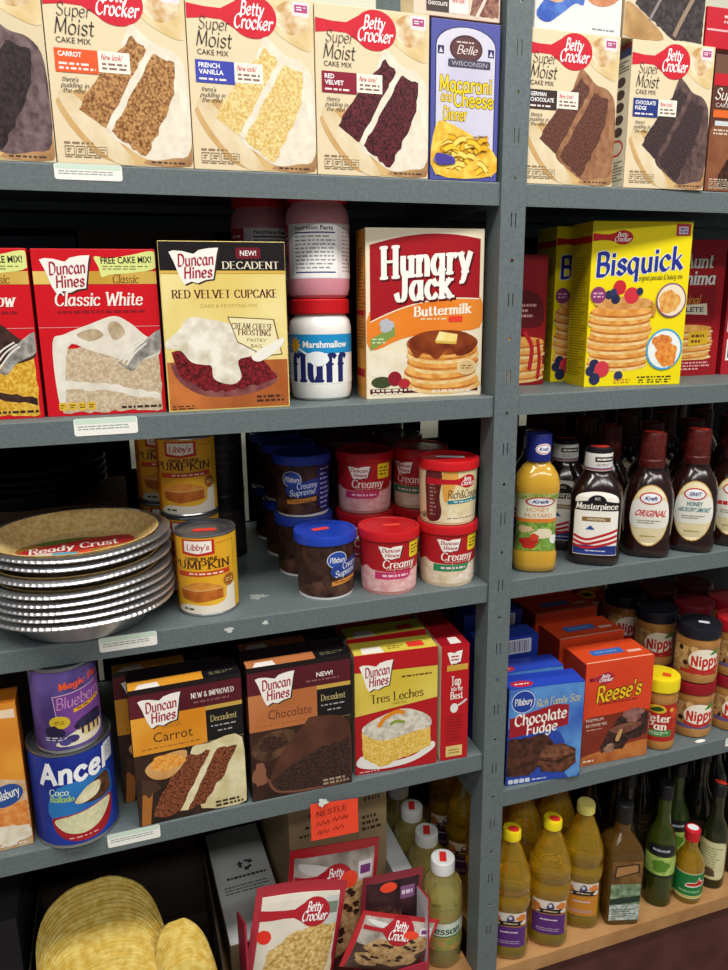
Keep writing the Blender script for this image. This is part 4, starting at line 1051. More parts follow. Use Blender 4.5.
# ---- frosting tubs
def tub(label, x, y, z, kind, off=0, group=None, sticker=None):
    o = thing('frosting_tub', label, 'frosting tub', (x, y, z), aim(x, y, off), group)
    lidc, body = {'choc': ('#1f3fae', '#35211c'), 'pink': ('#c21a22', '#c98a86'), 'cream': ('#c21a22', '#d6c2a2'), 'rich': ('#c8181f', '#e2cfa2'), 'dark': ('#5a161c', '#4a2a24')}[kind]  # dark kind: red-lidded tub with back-row shade put into its colours
    r0, r1, h = 0.0402, 0.0430, 0.0955
    base = '#e9e9ec' if kind == 'choc' else body
    mb = MB(); mb.lathe([(r0*0.94, 0.0015), (r0, 0), (r0+0.0004, 0.002), (r0+0.0004, 0.0045)], M(base, rough=0.35), 56); mb.build('bottom_rim', o)
    mb = MB(); mb.lathe([(r0, 0.0045), (r1, h-0.012), (r1, h-0.008)], M(body, rough=0.35), 56); mb.build('tub_body', o)
    mb = MB(); mb.lathe([(r1+0.0022, h-0.0145), (r1+0.0032, h-0.0135), (r1+0.0032, h-0.003), (r1+0.0022, h-0.0005), (r1+0.0008, h), (r1-0.0018, h-0.0002), (r1-0.0035, h-0.002), (0, h-0.002)], M(lidc, rough=0.33, coat=0.2), 72, cap1=False); mb.build('lid', o)
    H = h-0.020
    a0 = math.radians(200)
    def mp(u, v, k):
        rr = r0 + (r1-r0)*(v/H)*0.93 + 0.0006
        t = u/r1 - a0/2
        return ((rr+k)*math.sin(t), -(rr+k)*math.cos(t), 0.005+v)
    a = Art(o, mp, r1*a0, H, cut=r1*0.12)
    if kind == 'choc':
        a.part('label_print'); a.r(0, 0, 1, 1, ('n', '#2c1a16', '#4a3028', 70)); a.r(0.78, 0, 1, 1, '#232a72'); a.lines(0.81, 0.05, 0.98, 0.95, 9, '#aeb4dc', 0.35, 3)
        a.smooth([(0.05, 0.02), (0.3, 0.3), (0.5, 0.35), (0.75, 0.2), (0.78, 0.0)], ('n', '#2a1511', '#5f4034', 60))
        a.part('brand_badge'); a.e(0.50, 0.72, 0.105, 0.17, '#dfe3ee'); a.e(0.50, 0.72, 0.098, 0.158, '#2b4fa8'); a.s('Pillsbury', 0.42, 0.67, 0.585, 0.77, white, W=1.2)
        a.part('title_lettering', 'white lettering on blue'); a.smooth([(0.44, 0.56), (0.6, 0.66), (0.78, 0.72), (0.78, 0.42), (0.6, 0.36), (0.46, 0.38)], '#27408f'); a.s('Creamy', 0.55, 0.54, 0.77, 0.66, '#dfe7f4', W=1.1, sh=0.15, rot=6); a.s('Supreme', 0.47, 0.40, 0.75, 0.52, '#dfe7f4', W=1.1, sh=0.15, rot=6)
        a.part('gold_ribbon'); a.p([(0.44, 0.29), (0.76, 0.36), (0.76, 0.27), (0.44, 0.2)], '#d08a3a'); a.lines(0.47, 0.26, 0.72, 0.29, 1, '#6a3a14', 0.6)
    elif kind in ('pink', 'cream'):
        mid, swirl = (('#c9356e', ('n', '#dfa0a0', '#f0c6c2', 90)) if kind == 'pink' else ('#2f8a5a', ('n', '#d9c3a0', '#efe0c6', 90)))
        a.part('label_print'); a.smooth([(0, 1), (0, 0.02), (0.02, 0.0), (0.98, 0), (1, 0.02), (1, 1)], swirl)
        a.smooth([(0.0, 0.995), (0.0, 0.52), (0.1, 0.42), (0.2, 0.5), (0.32, 0.42), (0.8, 0.42), (0.86, 0.55), (0.96, 0.5), (1.0, 0.6), (1.0, 0.995)], '#b01a22')
        a.part('colour_band'); a.r(0.3, 0.255, 0.72, 0.405, mid); a.lines(0.38, 0.3, 0.66, 0.36, 1, '#f2d0d8', 0.7)
        a.part('swirl_picture'); a.smooth([(0.52, 0.06), (0.6, 0.22), (0.66, 0.28), (0.70, 0.4), (0.76, 0.27), (0.82, 0.2), (0.84, 0.05)], ('n', '#e9cfc0' if kind == 'cream' else '#e7a9a8', '#f6ead9' if kind == 'cream' else '#f4cfca', 120))
        a.part('yellow_tag'); a.rr(0.66, 0.66, 0.82, 0.97, 0.002, '#efd22a'); a.lines(0.68, 0.72, 0.8, 0.92, 3, '#6a5a14', 0.5)
        book_logo(a, 0.34, 0.66, 0.58, 0.93, 0, True)
        a.part('title_lettering', 'white lettering'); a.s('Creamy', 0.38, 0.49, 0.73, 0.65, '#f7efe6', W=1.1, st='serif', sh=0.12); a.t('Home-Style Frosting', 0.42, 0.435, 0.72, 0.475, '#f0d8d0')
    elif kind == 'rich':
        a.part('label_print'); a.r(0, 0, 1, 1, '#e7d5a6'); a.smooth([(0.0, 0.0), (0.3, 0.05), (0.45, 0.3), (0.7, 0.26), (1, 0.3), (1, 0.0)], ('n', '#dcc79a', '#f0e4c4', 70)); a.smooth([(0.28, 0.02), (0.26, 0.4), (0.27, 0.99), (0.44, 0.99), (0.42, 0.5), (0.44, 0.2), (0.4, 0.02)], ('n', '#56181c', '#6f2a28', 50)); a.lines(0.31, 0.1, 0.38, 0.85, 10, '#a88a7a', 0.4, 2); a.r(0.9, 0.7, 1.0, 1, '#2f7a4a')
        a.smooth([(0.45, 0.98), (0.47, 0.4), (0.55, 0.6), (0.6, 0.98)], '#dfa24a')
        a.part('spoon_logo'); spoon_logo(a, 0.71, 0.8, 0.095, 0.13, 0.27, 0.09, col='#c01a26')
        a.part('title_lettering', 'dark brown lettering'); a.s('Rich&Creamy', 0.50, 0.48, 0.90, 0.63, '#4a2a20', W=0.9, sh=0.1)
        a.part('blue_ribbon'); a.r(0.50, 0.36, 0.86, 0.43, '#2b7f8c', 0.03); a.lines(0.56, 0.385, 0.8, 0.42, 1, '#d8eef0', 0.6); a.lines(0.5, 0.05, 0.9, 0.09, 1, '#8a7a5a', 0.5)
    else:
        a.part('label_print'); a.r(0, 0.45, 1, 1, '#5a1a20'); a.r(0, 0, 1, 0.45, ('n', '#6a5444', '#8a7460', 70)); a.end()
    a.end()
    if sticker:
        t = Art(o, lambda u, v, k: (-0.014+u+sticker[1], -0.008+v+sticker[2], h-0.002+k*2), 0.026 if sticker[0] != 'w' else 0.042, 0.012)
        t.part('price_sticker', 'white price sticker' if sticker[0] == 'w' else 'red price sticker'); t.rr(0, 0, 1, 1, 0.004, '#dfe3e6' if sticker[0] == 'w' else '#e8473a'); t.end()
    return o
tub('front blue-lidded chocolate frosting tub with red sticker on the lid', -0.2365, 0.0625, Z3, 'choc', 24, sticker=('r', -0.004, 0.006))
tub('blue-lidded chocolate frosting tub directly behind the front one, lower of its pair', -0.243, 0.165, Z3, 'choc', 8)
tub('shaded blue-lidded frosting tub reading creamy supreme, on top behind the front tub', -0.243, 0.166, Z3+0.096, 'choc', -22)
tub('front red-lidded pink strawberry frosting tub with sticker, beside the blue lid', -0.1425, 0.0475, Z3, 'pink', 12, sticker=('r', 0.006, 0.004))
tub('lower pink frosting tub hidden behind the front pink tub', -0.145, 0.150, Z3, 'pink', 0)
tub('upper pink frosting tub in half shade, above and behind the front pink tub', -0.145, 0.150, Z3+0.096, 'pink', -4)
tub('cream frosting tub with green band, under the rich cream tub by the post', -0.0470, 0.0475, Z3, 'cream', 12)
tub('rich cream frosting tub with white sticker on lid, stacked topmost beside the post', -0.0470, 0.048, Z3+0.096, 'rich', 0, sticker=('w', -0.004, 0.004))
tub('upper dim red tub behind the rich cream frosting tub', -0.052, 0.1465, Z3+0.096, 'cream', -30)
tub('lower dim red tub behind the cream frosting tub with green band', -0.052, 0.1465, Z3, 'cream', -30)
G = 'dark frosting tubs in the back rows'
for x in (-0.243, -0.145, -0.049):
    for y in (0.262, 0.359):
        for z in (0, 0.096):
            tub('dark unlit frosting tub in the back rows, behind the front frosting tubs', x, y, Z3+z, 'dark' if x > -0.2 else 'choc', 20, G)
# ---- sauce bottles on the right of the third shelf
def sauce_body(kind):
    """profiles (r, z, squareness): flattened plastic bottles"""
    if kind == 'dressing':
        return [(0.028, 0, 3), (0.0325, 0.003, 3), (0.034, 0.012, 3), (0.034, 0.030, 3), (0.0315, 0.036, 3), (0.0305, 0.045, 2.8), (0.0305, 0.112, 2.8), (0.0325, 0.122, 3), (0.0345, 0.133, 3), (0.0345, 0.142, 2.8), (0.031, 0.155, 2.5), (0.024, 0.166, 2.2), (0.0185, 0.172, 2), (0.018, 0.176, 2)]
    if kind == 'masterpiece':
        return [(0.036, 0, 3), (0.040, 0.003, 3), (0.042, 0.012, 3), (0.042, 0.020, 3), (0.0405, 0.026, 3), (0.0405, 0.030, 3), (0.0405, 0.1, 3), (0.040, 0.118, 2.8), (0.034, 0.137, 2.4), (0.026, 0.149, 2.1), (0.022, 0.156, 2), (0.0212, 0.160, 2)]
    return [(0.034, 0, 2.6), (0.038, 0.003, 2.6), (0.0392, 0.012, 2.6), (0.0392, 0.022, 2.6), (0.0372, 0.027, 2.6), (0.0382, 0.034, 2.5), (0.0395, 0.07, 2.4), (0.038, 0.105, 2.3), (0.033, 0.124, 2.2), (0.0255, 0.137, 2), (0.0205, 0.145, 2), (0.0198, 0.150, 2)]
def prof_r(prof, z):
    for a, b in zip(prof, prof[1:]):
        if a[1] <= z <= b[1]: 
            t = (z-a[1])/max(1e-6, b[1]-a[1]); return a[0]+(b[0]-a[0])*t, a[2]+(b[2]-a[2])*t
    return prof[-1][0], prof[-1][2]
def bottle_art(o, prof, z0, h, w, sy):
    """print lying on a flattened bottle"""
    def mp(u, v, k):
        r, e = prof_r(prof, z0+v)
        t = (u-w/2)/r
        t = max(-1.45, min(1.45, t*0.95))
        s, c = math.sin(t), math.cos(t)
        q = (abs(s)**e + abs(c)**e)**(-1/e)
        return ((r*q*s)*(1+k/r), -(r*q*c*sy)-k*1.1, z0+v)
    return Art(o, mp, w, h, cut=0.0025, cutv=0.006)
def sauce(label, x, y, z, kind, off=0, group=None, flav=None):
    o = thing('dressing_bottle' if kind == 'dressing' else 'barbecue_sauce_bottle', label, 'bottle', (x, y, z), aim(x, y, off), group)
    prof = sauce_body(kind); sy = 0.8
    if kind == 'masterpiece': o.scale = (1, 1, 0.967)
    col = {'dressing': '#c99c30', 'masterpiece': '#20100d', 'kraft': '#240f0d'}[kind]
    mb = MB(); mb.lathe(prof, M(col, rough=0.16, coat=0.6, spec=0.5), 56, sy=sy); mb.build('bottle_body', o, smooth=50)
    if kind == 'dressing':
        mb = MB(); mb.lathe([(0.0185, 0.1755), (0.0195, 0.177), (0.0195, 0.216), (0.0185, 0.218)], M('#1c2470', rough=0.4), 60); mb.build('cap', o)
        a = wrap(o, 0.0196, 0.186, 0.02, 150); a.part('brand_badge'); a.e(0.62, 0.5, 0.26, 0.42, white); a.e(0.62, 0.5, 0.24, 0.36, '#c0202a'); a.e(0.62, 0.5, 0.22, 0.30, '#eef0f4'); a.t('Kraft', 0.47, 0.36, 0.77, 0.64, '#23307a', 0.03, sh=0.1); a.end()
        a = bottle_art(o, prof, 0.036, 0.092, 0.085, sy)
        a.part('paper_label'); a.r(0, 0, 1, 1, ('n', '#e9dcc4', '#d8dcc0', 20)); a.r(0, 0.9, 1, 1, ('n', '#7f9a3e', '#b9c27a', 160)); a.r(0, 0.0, 1, 0.52, ('n', '#4e7d2c', '#93b04a', 160))
        a.blob(0.35, 0.14, 0.17, 0.10, '#b92a1e', 0.2, 2); a.blob(0.6, 0.3, 0.2, 0.09, '#e3d7b8', 0.2, 5); a.blob(0.28, 0.38, 0.14, 0.06, '#d8b890', 0.2, 3); a.blob(0.72, 0.14, 0.12, 0.09, '#7aa04a', 0.3, 7); a.blob(0.45, 0.24, 0.08, 0.07, '#c9402c', 0.2, 8); a.e(0.82, 0.2, 0.09, 0.08, '#e6e9e4')
        a.r(0, 0.50, 1, 0.565, '#d97a2c'); a.t('HONEY', 0.3, 0.68, 0.7, 0.76, '#d08a5a', 0.0); a.t('MUSTARD', 0.27, 0.585, 0.76, 0.655, '#c97a4a', 0.0)
        a.part('brand_badge'); a.e(0.54, 0.86, 0.27, 0.085, '#c0202a'); a.e(0.54, 0.86, 0.235, 0.065, '#eef0f4'); a.t('Kraft', 0.39, 0.83, 0.69, 0.89, '#23307a', 0.03, sh=0.1); a.end()
    elif kind == 'masterpiece':
        mb = MB(); mb.lathe([(0.0214, 0.159), (0.0216, 0.160), (0.0212, 0.185), (0.0208, 0.1875)], M('#e2dfda', rough=0.45), 48); mb.build('neck_band', o)
        mb = MB(); mb.lathe([(0.0206, 0.1876), (0.0208, 0.1895), (0.0200, 0.195), (0.0190, 0.196)], M('#17151a', rough=0.4), 48); mb.build('cap', o)
        mb = MB(); mb.lathe([(0.010, 0.1962), (0.010, 0.1966)], M('#d8392c', rough=0.5), 24, sx=1.5); mb.build('price_sticker', o, label='red price sticker')
        a = wrap(o, 0.0216, 0.160, 0.026, 170); a.part('neck_print'); a.r(0.4, 0.55, 0.9, 0.85, '#1f1c20'); a.lines(0.44, 0.62, 0.86, 0.78, 1, '#e6e2da', 0.7); a.r(0.05, 0.02, 0.95, 0.08, '#b0202a'); a.r(0.05, 0.1, 0.95, 0.15, '#23307a'); a.lines(0.44, 0.25, 0.84, 0.45, 2, '#9a96a0', 0.4); a.end()
        a = bottle_art(o, prof, 0.020, 0.108, 0.072, sy)
        a.part('paper_label'); pts = [(0.02, 0.0), (0.98, 0.0), (0.98, 0.86)] + [(0.5+0.48*math.cos(pi*t/12), 0.86+0.13*math.sin(pi*t/12)) for t in range(1, 12)] + [(0.02, 0.86)]
        a.p(pts, '#efeae0'); a.p([(0.5+(x-.5)*.95, 0.01+y*.975) for x, y in pts], '#f3efe6')
        a.r(0.03, 0.01, 0.97, 0.15, '#24347c'); a.stroke([(0.03, 0.30), (0.3, 0.24), (0.6, 0.30), (0.97, 0.40)], 0.0042, '#c0202c'); a.stroke([(0.03, 0.22), (0.3, 0.17), (0.6, 0.22), (0.97, 0.31)], 0.0042, '#c0202c'); a.stroke([(0.03, 0.15), (0.3, 0.11), (0.6, 0.15), (0.97, 0.23)], 0.004, '#c0202c')
        a.p([(0.28, 0.40), (0.48, 0.40), (0.38, 0.47)], '#2c4a94')
        a.lines(0.3, 0.05, 0.75, 0.08, 1, '#c8d0e8', 0.6)
        a.part('brand_badge'); a.e(0.5, 0.84, 0.2, 0.1, '#17141a'); a.p([(0.02, 0.70), (0.98, 0.70), (0.98, 0.82), (0.5, 0.87), (0.02, 0.82)], '#1b181c'); a.s('Masterpiece', 0.06, 0.725, 0.95, 0.815, '#f2eee4', W=1.3, st='serif', sh=0.1); a.t('KC', 0.45, 0.865, 0.56, 0.905, '#e8e2d4', 0.02)
        a.part('flavour_panel'); a.r(0.2, 0.53, 0.8, 0.60, '#8a6a3a'); a.t('ORIGINAL', 0.3, 0.548, 0.7, 0.585, '#f2e8cc', 0.01); a.end()
    else:
        mb = MB(); mb.lathe([(0.0199, 0.149), (0.0205, 0.150), (0.0208, 0.161), (0.0196, 0.163), (0.0203, 0.166), (0.0198, 0.203), (0.0185, 0.206)], M(('n', '#4a1512', '#5e211c', 160), rough=0.35), 48); mb.build('shrink_band_cap', o)
        mb = MB(); mb.lathe([(0.009, 0.2061), (0.009, 0.2066)], M('#e23a2c', rough=0.5), 24, sx=1.6); mb.build('price_sticker', o, label='red price sticker')
        a = bottle_art(o, prof, 0.021, 0.103, 0.066, sy)
        a.part('paper_label'); a.e(0.5, 0.5, 0.5, 0.5, '#b9924a'); a.e(0.5, 0.5, 0.475, 0.482, ('n', '#e0cfa0', '#e9dcb8', 30)); a.smooth([(0.05, 0.34), (0.04, 0.66), (0.2, 0.76), (0.5, 0.72), (0.8, 0.76), (0.96, 0.66), (0.95, 0.34), (0.5, 0.30)], '#e8e6dc')
        fc = '#c0222a' if flav != 'HICKORY' else '#1f6f74'
        if flav == 'HICKORY': a.t('HONEY', 0.32, 0.585, 0.70, 0.66, fc, 0.03); a.t('HICKORY SMOKE', 0.1, 0.49, 0.92, 0.565, fc, 0.03, sh=0.1)
        elif flav: a.lines(0.15, 0.49, 0.85, 0.60, 1, fc, 0.6)
        else: a.t('ORIGINAL', 0.12, 0.49, 0.90, 0.60, fc, 0.03, sh=0.1)
        a.lines(0.22, 0.37, 0.80, 0.44, 2, '#8a7a5a', 0.45, 3); a.lines(0.3, 0.14, 0.7, 0.19, 1, '#b09a5a', 0.5)
        a.part('brand_badge'); a.e(0.5, 0.785, 0.27, 0.10, '#c0202a'); a.e(0.5, 0.785, 0.235, 0.078, '#eef0f4'); a.t('Kraft' if flav != 'HICKORY' else 'KRAFT', 0.36, 0.755, 0.66, 0.82, '#23307a', 0.03, sh=0.1); a.end()
    return o
sauce('yellow honey mustard dressing bottle with navy cap beside the steel post', 0.1015, 0.040, Z3, 'dressing', 8)
sauce('barbecue sauce bottle with white neck band and red-striped flag label, front row', 0.2110, 0.0385, Z3, 'masterpiece', 4)
sauce('second white-necked barbecue sauce bottle, directly behind the front one', 0.2045, 0.122, Z3, 'masterpiece', 0)
sauce('third white-necked barbecue sauce bottle, deepest and dimmest', 0.198, 0.206, Z3, 'masterpiece', 0)
sauce('dark barbecue sauce bottle with red lettered original label, front row', 0.3145, 0.0390, Z3, 'kraft', 6)
b6 = sauce('dark barbecue sauce bottle with teal lettered hickory label, front row', 0.4020, 0.0355, Z3, 'kraft', 6, flav='HICKORY')
sauce('dark barbecue sauce bottle at the right end of the front row, label cut off', 0.4890, 0.0355, Z3, 'kraft', 0, flav='cut off')
B = 'dark sauce bottles in the back rows'
k0 = None
for i in range(5):
    for r in range(4):
        x, y = 0.295 + 0.0875*i + (0.01 if r % 2 else 0), 0.126 + 0.085*r
        L = 'dark barbecue sauce bottle in the unlit back rows behind the labelled bottles'
        if k0 is None: k0 = sauce(L, x, y, Z3, 'kraft', 0, B)
        else: dup(k0, (x, y, Z3), L, B)
# ================================================================ fourth shelf, wide bay
def dh_decadent(label, bl, rot, name, w=0.151, h=0.207, tone=None, picture='carrot', d=0.048, head='NEW & IMPROVED', group='decadent cake mix cartons'):
    pan = {'carrot': ('n', '#d8871c', '#eda93a', 9), 'chocolate': ('n', '#b5683a', '#c47c4c', 9)}[picture]
    o, a, sd, tp = carton('cake_mix_carton', label, 'cake mix carton', bl, rot, w, h, d, ('#1a1214', '#2b1a16', '#1d1416'), group)
    a.part('maroon_header'); a.r(0.003, 0.80, 0.997, 0.965, ('n', '#4e1220', '#5e1a28', 9)); a.r(0.40, 0.77, 0.997, 0.80, '#c9a24a')
    if head == 'NEW!': a.t('NEW!', 0.66, 0.865, 0.82, 0.90, '#f0e6de', 0.02)
    else: a.s('NEW & IMPROVED', 0.54, 0.875, 0.93, 0.91, '#f0e6de', W=1.2, st='serif', sh=0)
    a.lines(0.56, 0.83, 0.9, 0.855, 1, '#8a5a5a', 0.5)
    a.part('orange_panel'); a.r(0.003, 0.525, 0.66, 0.80, pan); a.s('Classic', 0.26, 0.70, 0.45, 0.745, '#a8702a', W=0.7, st='serif', sh=0.1); a.t(name, 0.185, 0.605, 0.185+min(0.36, 0.058*len(name))+0.06*(len(name) > 7), 0.675, '#4a3214' if picture == 'carrot' else '#6a3a22'); a.lines(0.08, 0.555, 0.62, 0.575, 1, '#a8661c', 0.5, 4)
    a.part('black_panel'); a.r(0.66, 0.555, 0.997, 0.77, '#131114'); a.s('Decadent', 0.70, 0.68, 0.945, 0.725, '#c9b87a', W=0.8, st='serif', sh=0); a.lines(0.7, 0.635, 0.93, 0.655, 1, '#a8a4a8', 0.5, 2); a.lines(0.76, 0.595, 0.9, 0.615, 1, '#a8a4a8', 0.5, 3); a.r(0.62, 0.535, 0.997, 0.54, '#8a7a5a')
    book_logo(a, 0.075, 0.715, 0.45, 0.935, 3)
    a.part('cake_picture')
    if picture == 'carrot':
        a.r(0.003, 0.003, 0.997, 0.53, ('n', '#1d1412', '#3a241a', 30)); a.p([(0.02, 0.0), (0.1, 0.0), (0.14, 0.24), (0.05, 0.24)], '#a8682c'); a.blob(0.12, 0.28, 0.08, 0.06, '#4a3024', 0.3, 3)
        a.smooth([(0.5, 0.485), (0.66, 0.525), (0.98, 0.52), (0.99, 0.02), (0.62, 0.03), (0.55, 0.1)], ('n', '#e6dcb4', '#cfc08e', 40))
        a.j([(0.13, 0.06), (0.2, 0.2), (0.44, 0.46), (0.68, 0.47), (0.38, 0.06), (0.24, 0.03)], ('n', '#451d12', '#9a5636', 330), 0.012, 0.04, 2)
        a.j([(0.72, 0.465), (0.93, 0.47), (0.82, 0.3), (0.6, 0.07), (0.42, 0.05)], ('n', '#451d12', '#9a5636', 330), 0.012, 0.04, 5)
        a.j([(0.68, 0.47), (0.74, 0.47), (0.44, 0.05), (0.37, 0.06)], ('n', '#efe6c4', '#ddd0a0', 60), 0.006, 0.04, 6)
        a.part('carrot_bowl_picture'); a.smooth([(0.09, 0.42), (0.2, 0.49), (0.36, 0.515), (0.47, 0.50), (0.42, 0.4), (0.3, 0.33), (0.16, 0.34)], ('n', '#dcae70', '#c98f50', 40)); a.blob(0.29, 0.445, 0.15, 0.06, ('n', '#e08a2a', '#f2b45a', 260), 0.15, 3)
    else:
        a.r(0.003, 0.003, 0.997, 0.53, ('n', '#2a1812', '#3e241b', 30)); a.smooth([(0.02, 0.42), (0.2, 0.51), (0.42, 0.5), (0.4, 0.38), (0.2, 0.3), (0.05, 0.33)], ('n', '#6a4a34', '#3a261c', 60)); a.blob(0.22, 0.42, 0.14, 0.06, ('n', '#241410', '#4e3022', 200), 0.2, 3); a.blob(0.08, 0.2, 0.07, 0.09, '#8a5a44', 0.25, 5)
        a.smooth([(0.18, 0.15), (0.3, 0.34), (0.52, 0.52), (0.62, 0.575), (0.97, 0.49), (0.99, 0.02), (0.3, 0.02)], ('n', '#4a2a1e', '#5f382a', 30))
        a.j([(0.18, 0.13), (0.36, 0.22), (0.66, 0.32), (0.97, 0.37), (0.99, 0.03), (0.32, 0.02)], ('n', '#170c0c', '#4a302a', 330), 0.012, 0.05, 4)
        a.stroke([(0.16, 0.16), (0.22, 0.06), (0.4, 0.025), (0.7, 0.012)], 0.003, '#7a4e3c')
    a.part('small_print'); a.lines(0.70, 0.02, 0.96, 0.075, 2, '#3a2a1a' if picture == 'carrot' else '#a8907a', 0.6, 5); a.end()
    tp.part('top_flap'); tp.r(0.005, 0.02, 0.66, 0.5, pan); tp.r(0.66, 0.02, 0.995, 0.5, '#17141a'); tp.p([(0.06, 0.02), (0.28, 0.02), (0.26, 0.3), (0.1, 0.3)], '#efe8e0'); tp.lines(0.72, 0.15, 0.95, 0.35, 2, '#7a7a50', 0.4); tp.end()
    sd.part('side_panel_print'); sd.r(0.03, 0.52, 0.97, 0.78, '#8a4a1c'); sd.lines(0.1, 0.05, 0.9, 0.45, 16, '#8a6a50', 0.4, 3); sd.end()
    return o
dh_decadent('carrot cake mix carton with orange panel, front of fourth shelf', (-0.5285, 0.001, Z4L), 1.5, 'Carrot')
dh_decadent('chocolate cake mix carton with brown panel and dark cake, front of fourth shelf', (-0.3705, 0.002, Z4L), -0.8, 'Chocolate', h=0.2115, picture='chocolate', head='NEW!')
c1 = dh_decadent('shaded carrot cake mix carton, second row, peeking out left of the front carrot carton', (-0.548, 0.062, Z4L), 1, 'Carrot')
for k, y in enumerate((0.122, 0.182)):
    dup(c1, (-0.468, y+0.03, Z4L), 'dark carrot cake mix carton in the back rows behind the shaded carrot carton', 'carrot cartons in the back rows')
c2 = dh_decadent('dark chocolate cake mix carton in the rows behind the front chocolate carton', (-0.370, 0.060, Z4L), 0, 'Chocolate', h=0.2115, picture='chocolate', head='NEW!', group='chocolate cartons in the back rows')
for y in (0.112, 0.164, 0.216): dup(c2, (-0.2945, y+0.024, Z4L))

def tres(label, bl, rot, group='tres leches cartons'):
    o, a, sd, tp = carton('cake_mix_carton', label, 'cake mix carton', bl, rot, 0.131, 0.199, 0.044, ('#b3141e', '#e6dcc4', '#d9c440'), group)
    a.part('yellow_panel'); a.p([(0.003, 0.50), (0.997, 0.58), (0.997, 0.845), (0.003, 0.86)], ('n', '#d3b93c', '#e2cf62', 9)); a.r(0.003, 0.86, 0.997, 0.995, '#b8141e'); a.lines(0.56, 0.775, 0.94, 0.80, 1, '#6a4a1a', 0.6)
    book_logo(a, 0.06, 0.70, 0.46, 0.93, 4)
    a.part('title_lettering', 'dark lettering'); a.s('Tres Leches', 0.19, 0.60, 0.83, 0.67, '#4a2a14', W=1.0, st='serif', sh=0, rot=2); a.t('CAKE MIX', 0.44, 0.565, 0.62, 0.585, '#6a4a1a')
    a.part('cake_picture'); a.smooth([(0.01, 0.1), (0.1, 0.16), (0.3, 0.08), (0.7, 0.1), (0.93, 0.2), (0.96, 0.14), (0.7, 0.05), (0.36, 0.025), (0.1, 0.05)], '#e9e6e2')
    a.j([(0.08, 0.36), (0.1, 0.14), (0.3, 0.04), (0.92, 0.16), (0.9, 0.4), (0.3, 0.3)], ('n', '#d7a62e', '#efd077', 330), 0.008, 0.04)
    a.smooth([(0.08, 0.38), (0.2, 0.45), (0.55, 0.52), (0.8, 0.47), (0.92, 0.40), (0.9, 0.33), (0.7, 0.31), (0.4, 0.27), (0.2, 0.30)], ('n', '#e3dccb', '#b9b4a8', 120))
    a.stroke([(0.28, 0.39), (0.36, 0.46), (0.5, 0.5), (0.6, 0.48)], 0.007, '#e08a1c'); a.stroke([(0.42, 0.40), (0.5, 0.42), (0.6, 0.40)], 0.005, '#8a9a3a')
    a.part('small_print'); a.lines(0.05, 0.01, 0.3, 0.03, 1, '#e8b0b0', 0.5); a.end()
    tp.part('top_flap'); tp.r(0.01, 0.02, 0.99, 0.9, ('n', '#d3bf3e', '#dfcd58', 9)); tp.p([(0.1, 0.05), (0.36, 0.05), (0.34, 0.5), (0.12, 0.5)], '#efe8e0'); tp.rr(0.66, 0.2, 0.86, 0.6, 0.003, '#e2382a'); tp.lines(0.42, 0.2, 0.62, 0.5, 2, '#8a6a1c', 0.5); tp.end()
    return o
tres('yellow and red cake mix carton with a square milk-soaked cake, beside the narrow red carton', (-0.2105, 0.012, Z4L), -4.5)
c3 = tres('dim carton with yellow top behind the yellow and red milk cake carton', (-0.204, 0.068, Z4L), -1, 'milk cake cartons in the back rows')
dup(c3, (-0.138, 0.148, Z4L))
o, a, sd, tp = carton('cake_mix_carton', 'red carton turned sideways showing its narrow side, beside the steel post', 'cake mix carton', (-0.0735, 0.003, Z4L), -4, 0.0455, 0.196, 0.137, ('#b8121e', '#e8dfc8', '#a8121c'), None)
a.part('book_badge'); book_logo(a, 0.2, 0.84, 0.75, 0.95, 3, False); a.lines(0.34, 0.865, 0.62, 0.92, 2, '#b3283a', 0.45)
a.part('gold_band'); a.r(0.2, 0.785, 0.95, 0.835, ('n', '#d0a03a', '#e8c870', 9))
a.part('lettering', 'white serif lettering'); a.s('Tap', 0.36, 0.66, 0.72, 0.735, '#f4ece4', W=1.4, st='serif', sh=0); a.s('into the', 0.36, 0.61, 0.78, 0.65, '#f4ece4', W=1.2, st='serif', sh=0); a.s('Best', 0.34, 0.54, 0.80, 0.60, '#f4ece4', W=1.4, st='serif', sh=0)
a.part('spoon_picture'); a.e(0.48, 0.46, 0.14, 0.042, '#e9e4e0'); a.stroke([(0.58, 0.475), (0.78, 0.5), (0.93, 0.525)], 0.0035, '#d9d2cc')
a.part('small_print'); a.lines(0.2, 0.16, 0.85, 0.40, 9, '#8a1420', 0.35, 4); a.r(0.2, 0.03, 0.8, 0.125, ('n', '#d0b060', '#e0c880', 9)); a.lines(0.3, 0.05, 0.7, 0.1, 2, '#a8803a', 0.5); a.end()
sd.part('side_panel_print'); sd.r(0.05, 0.03, 0.97, 0.97, '#e6dcc4'); sd.end()
tp.part('top_flap'); tp.r(0.02, 0.01, 0.98, 0.5, '#9c1420'); tp.p([(0.35, 0.04), (0.75, 0.04), (0.72, 0.2), (0.4, 0.2)], '#e8e0d8'); tp.end()

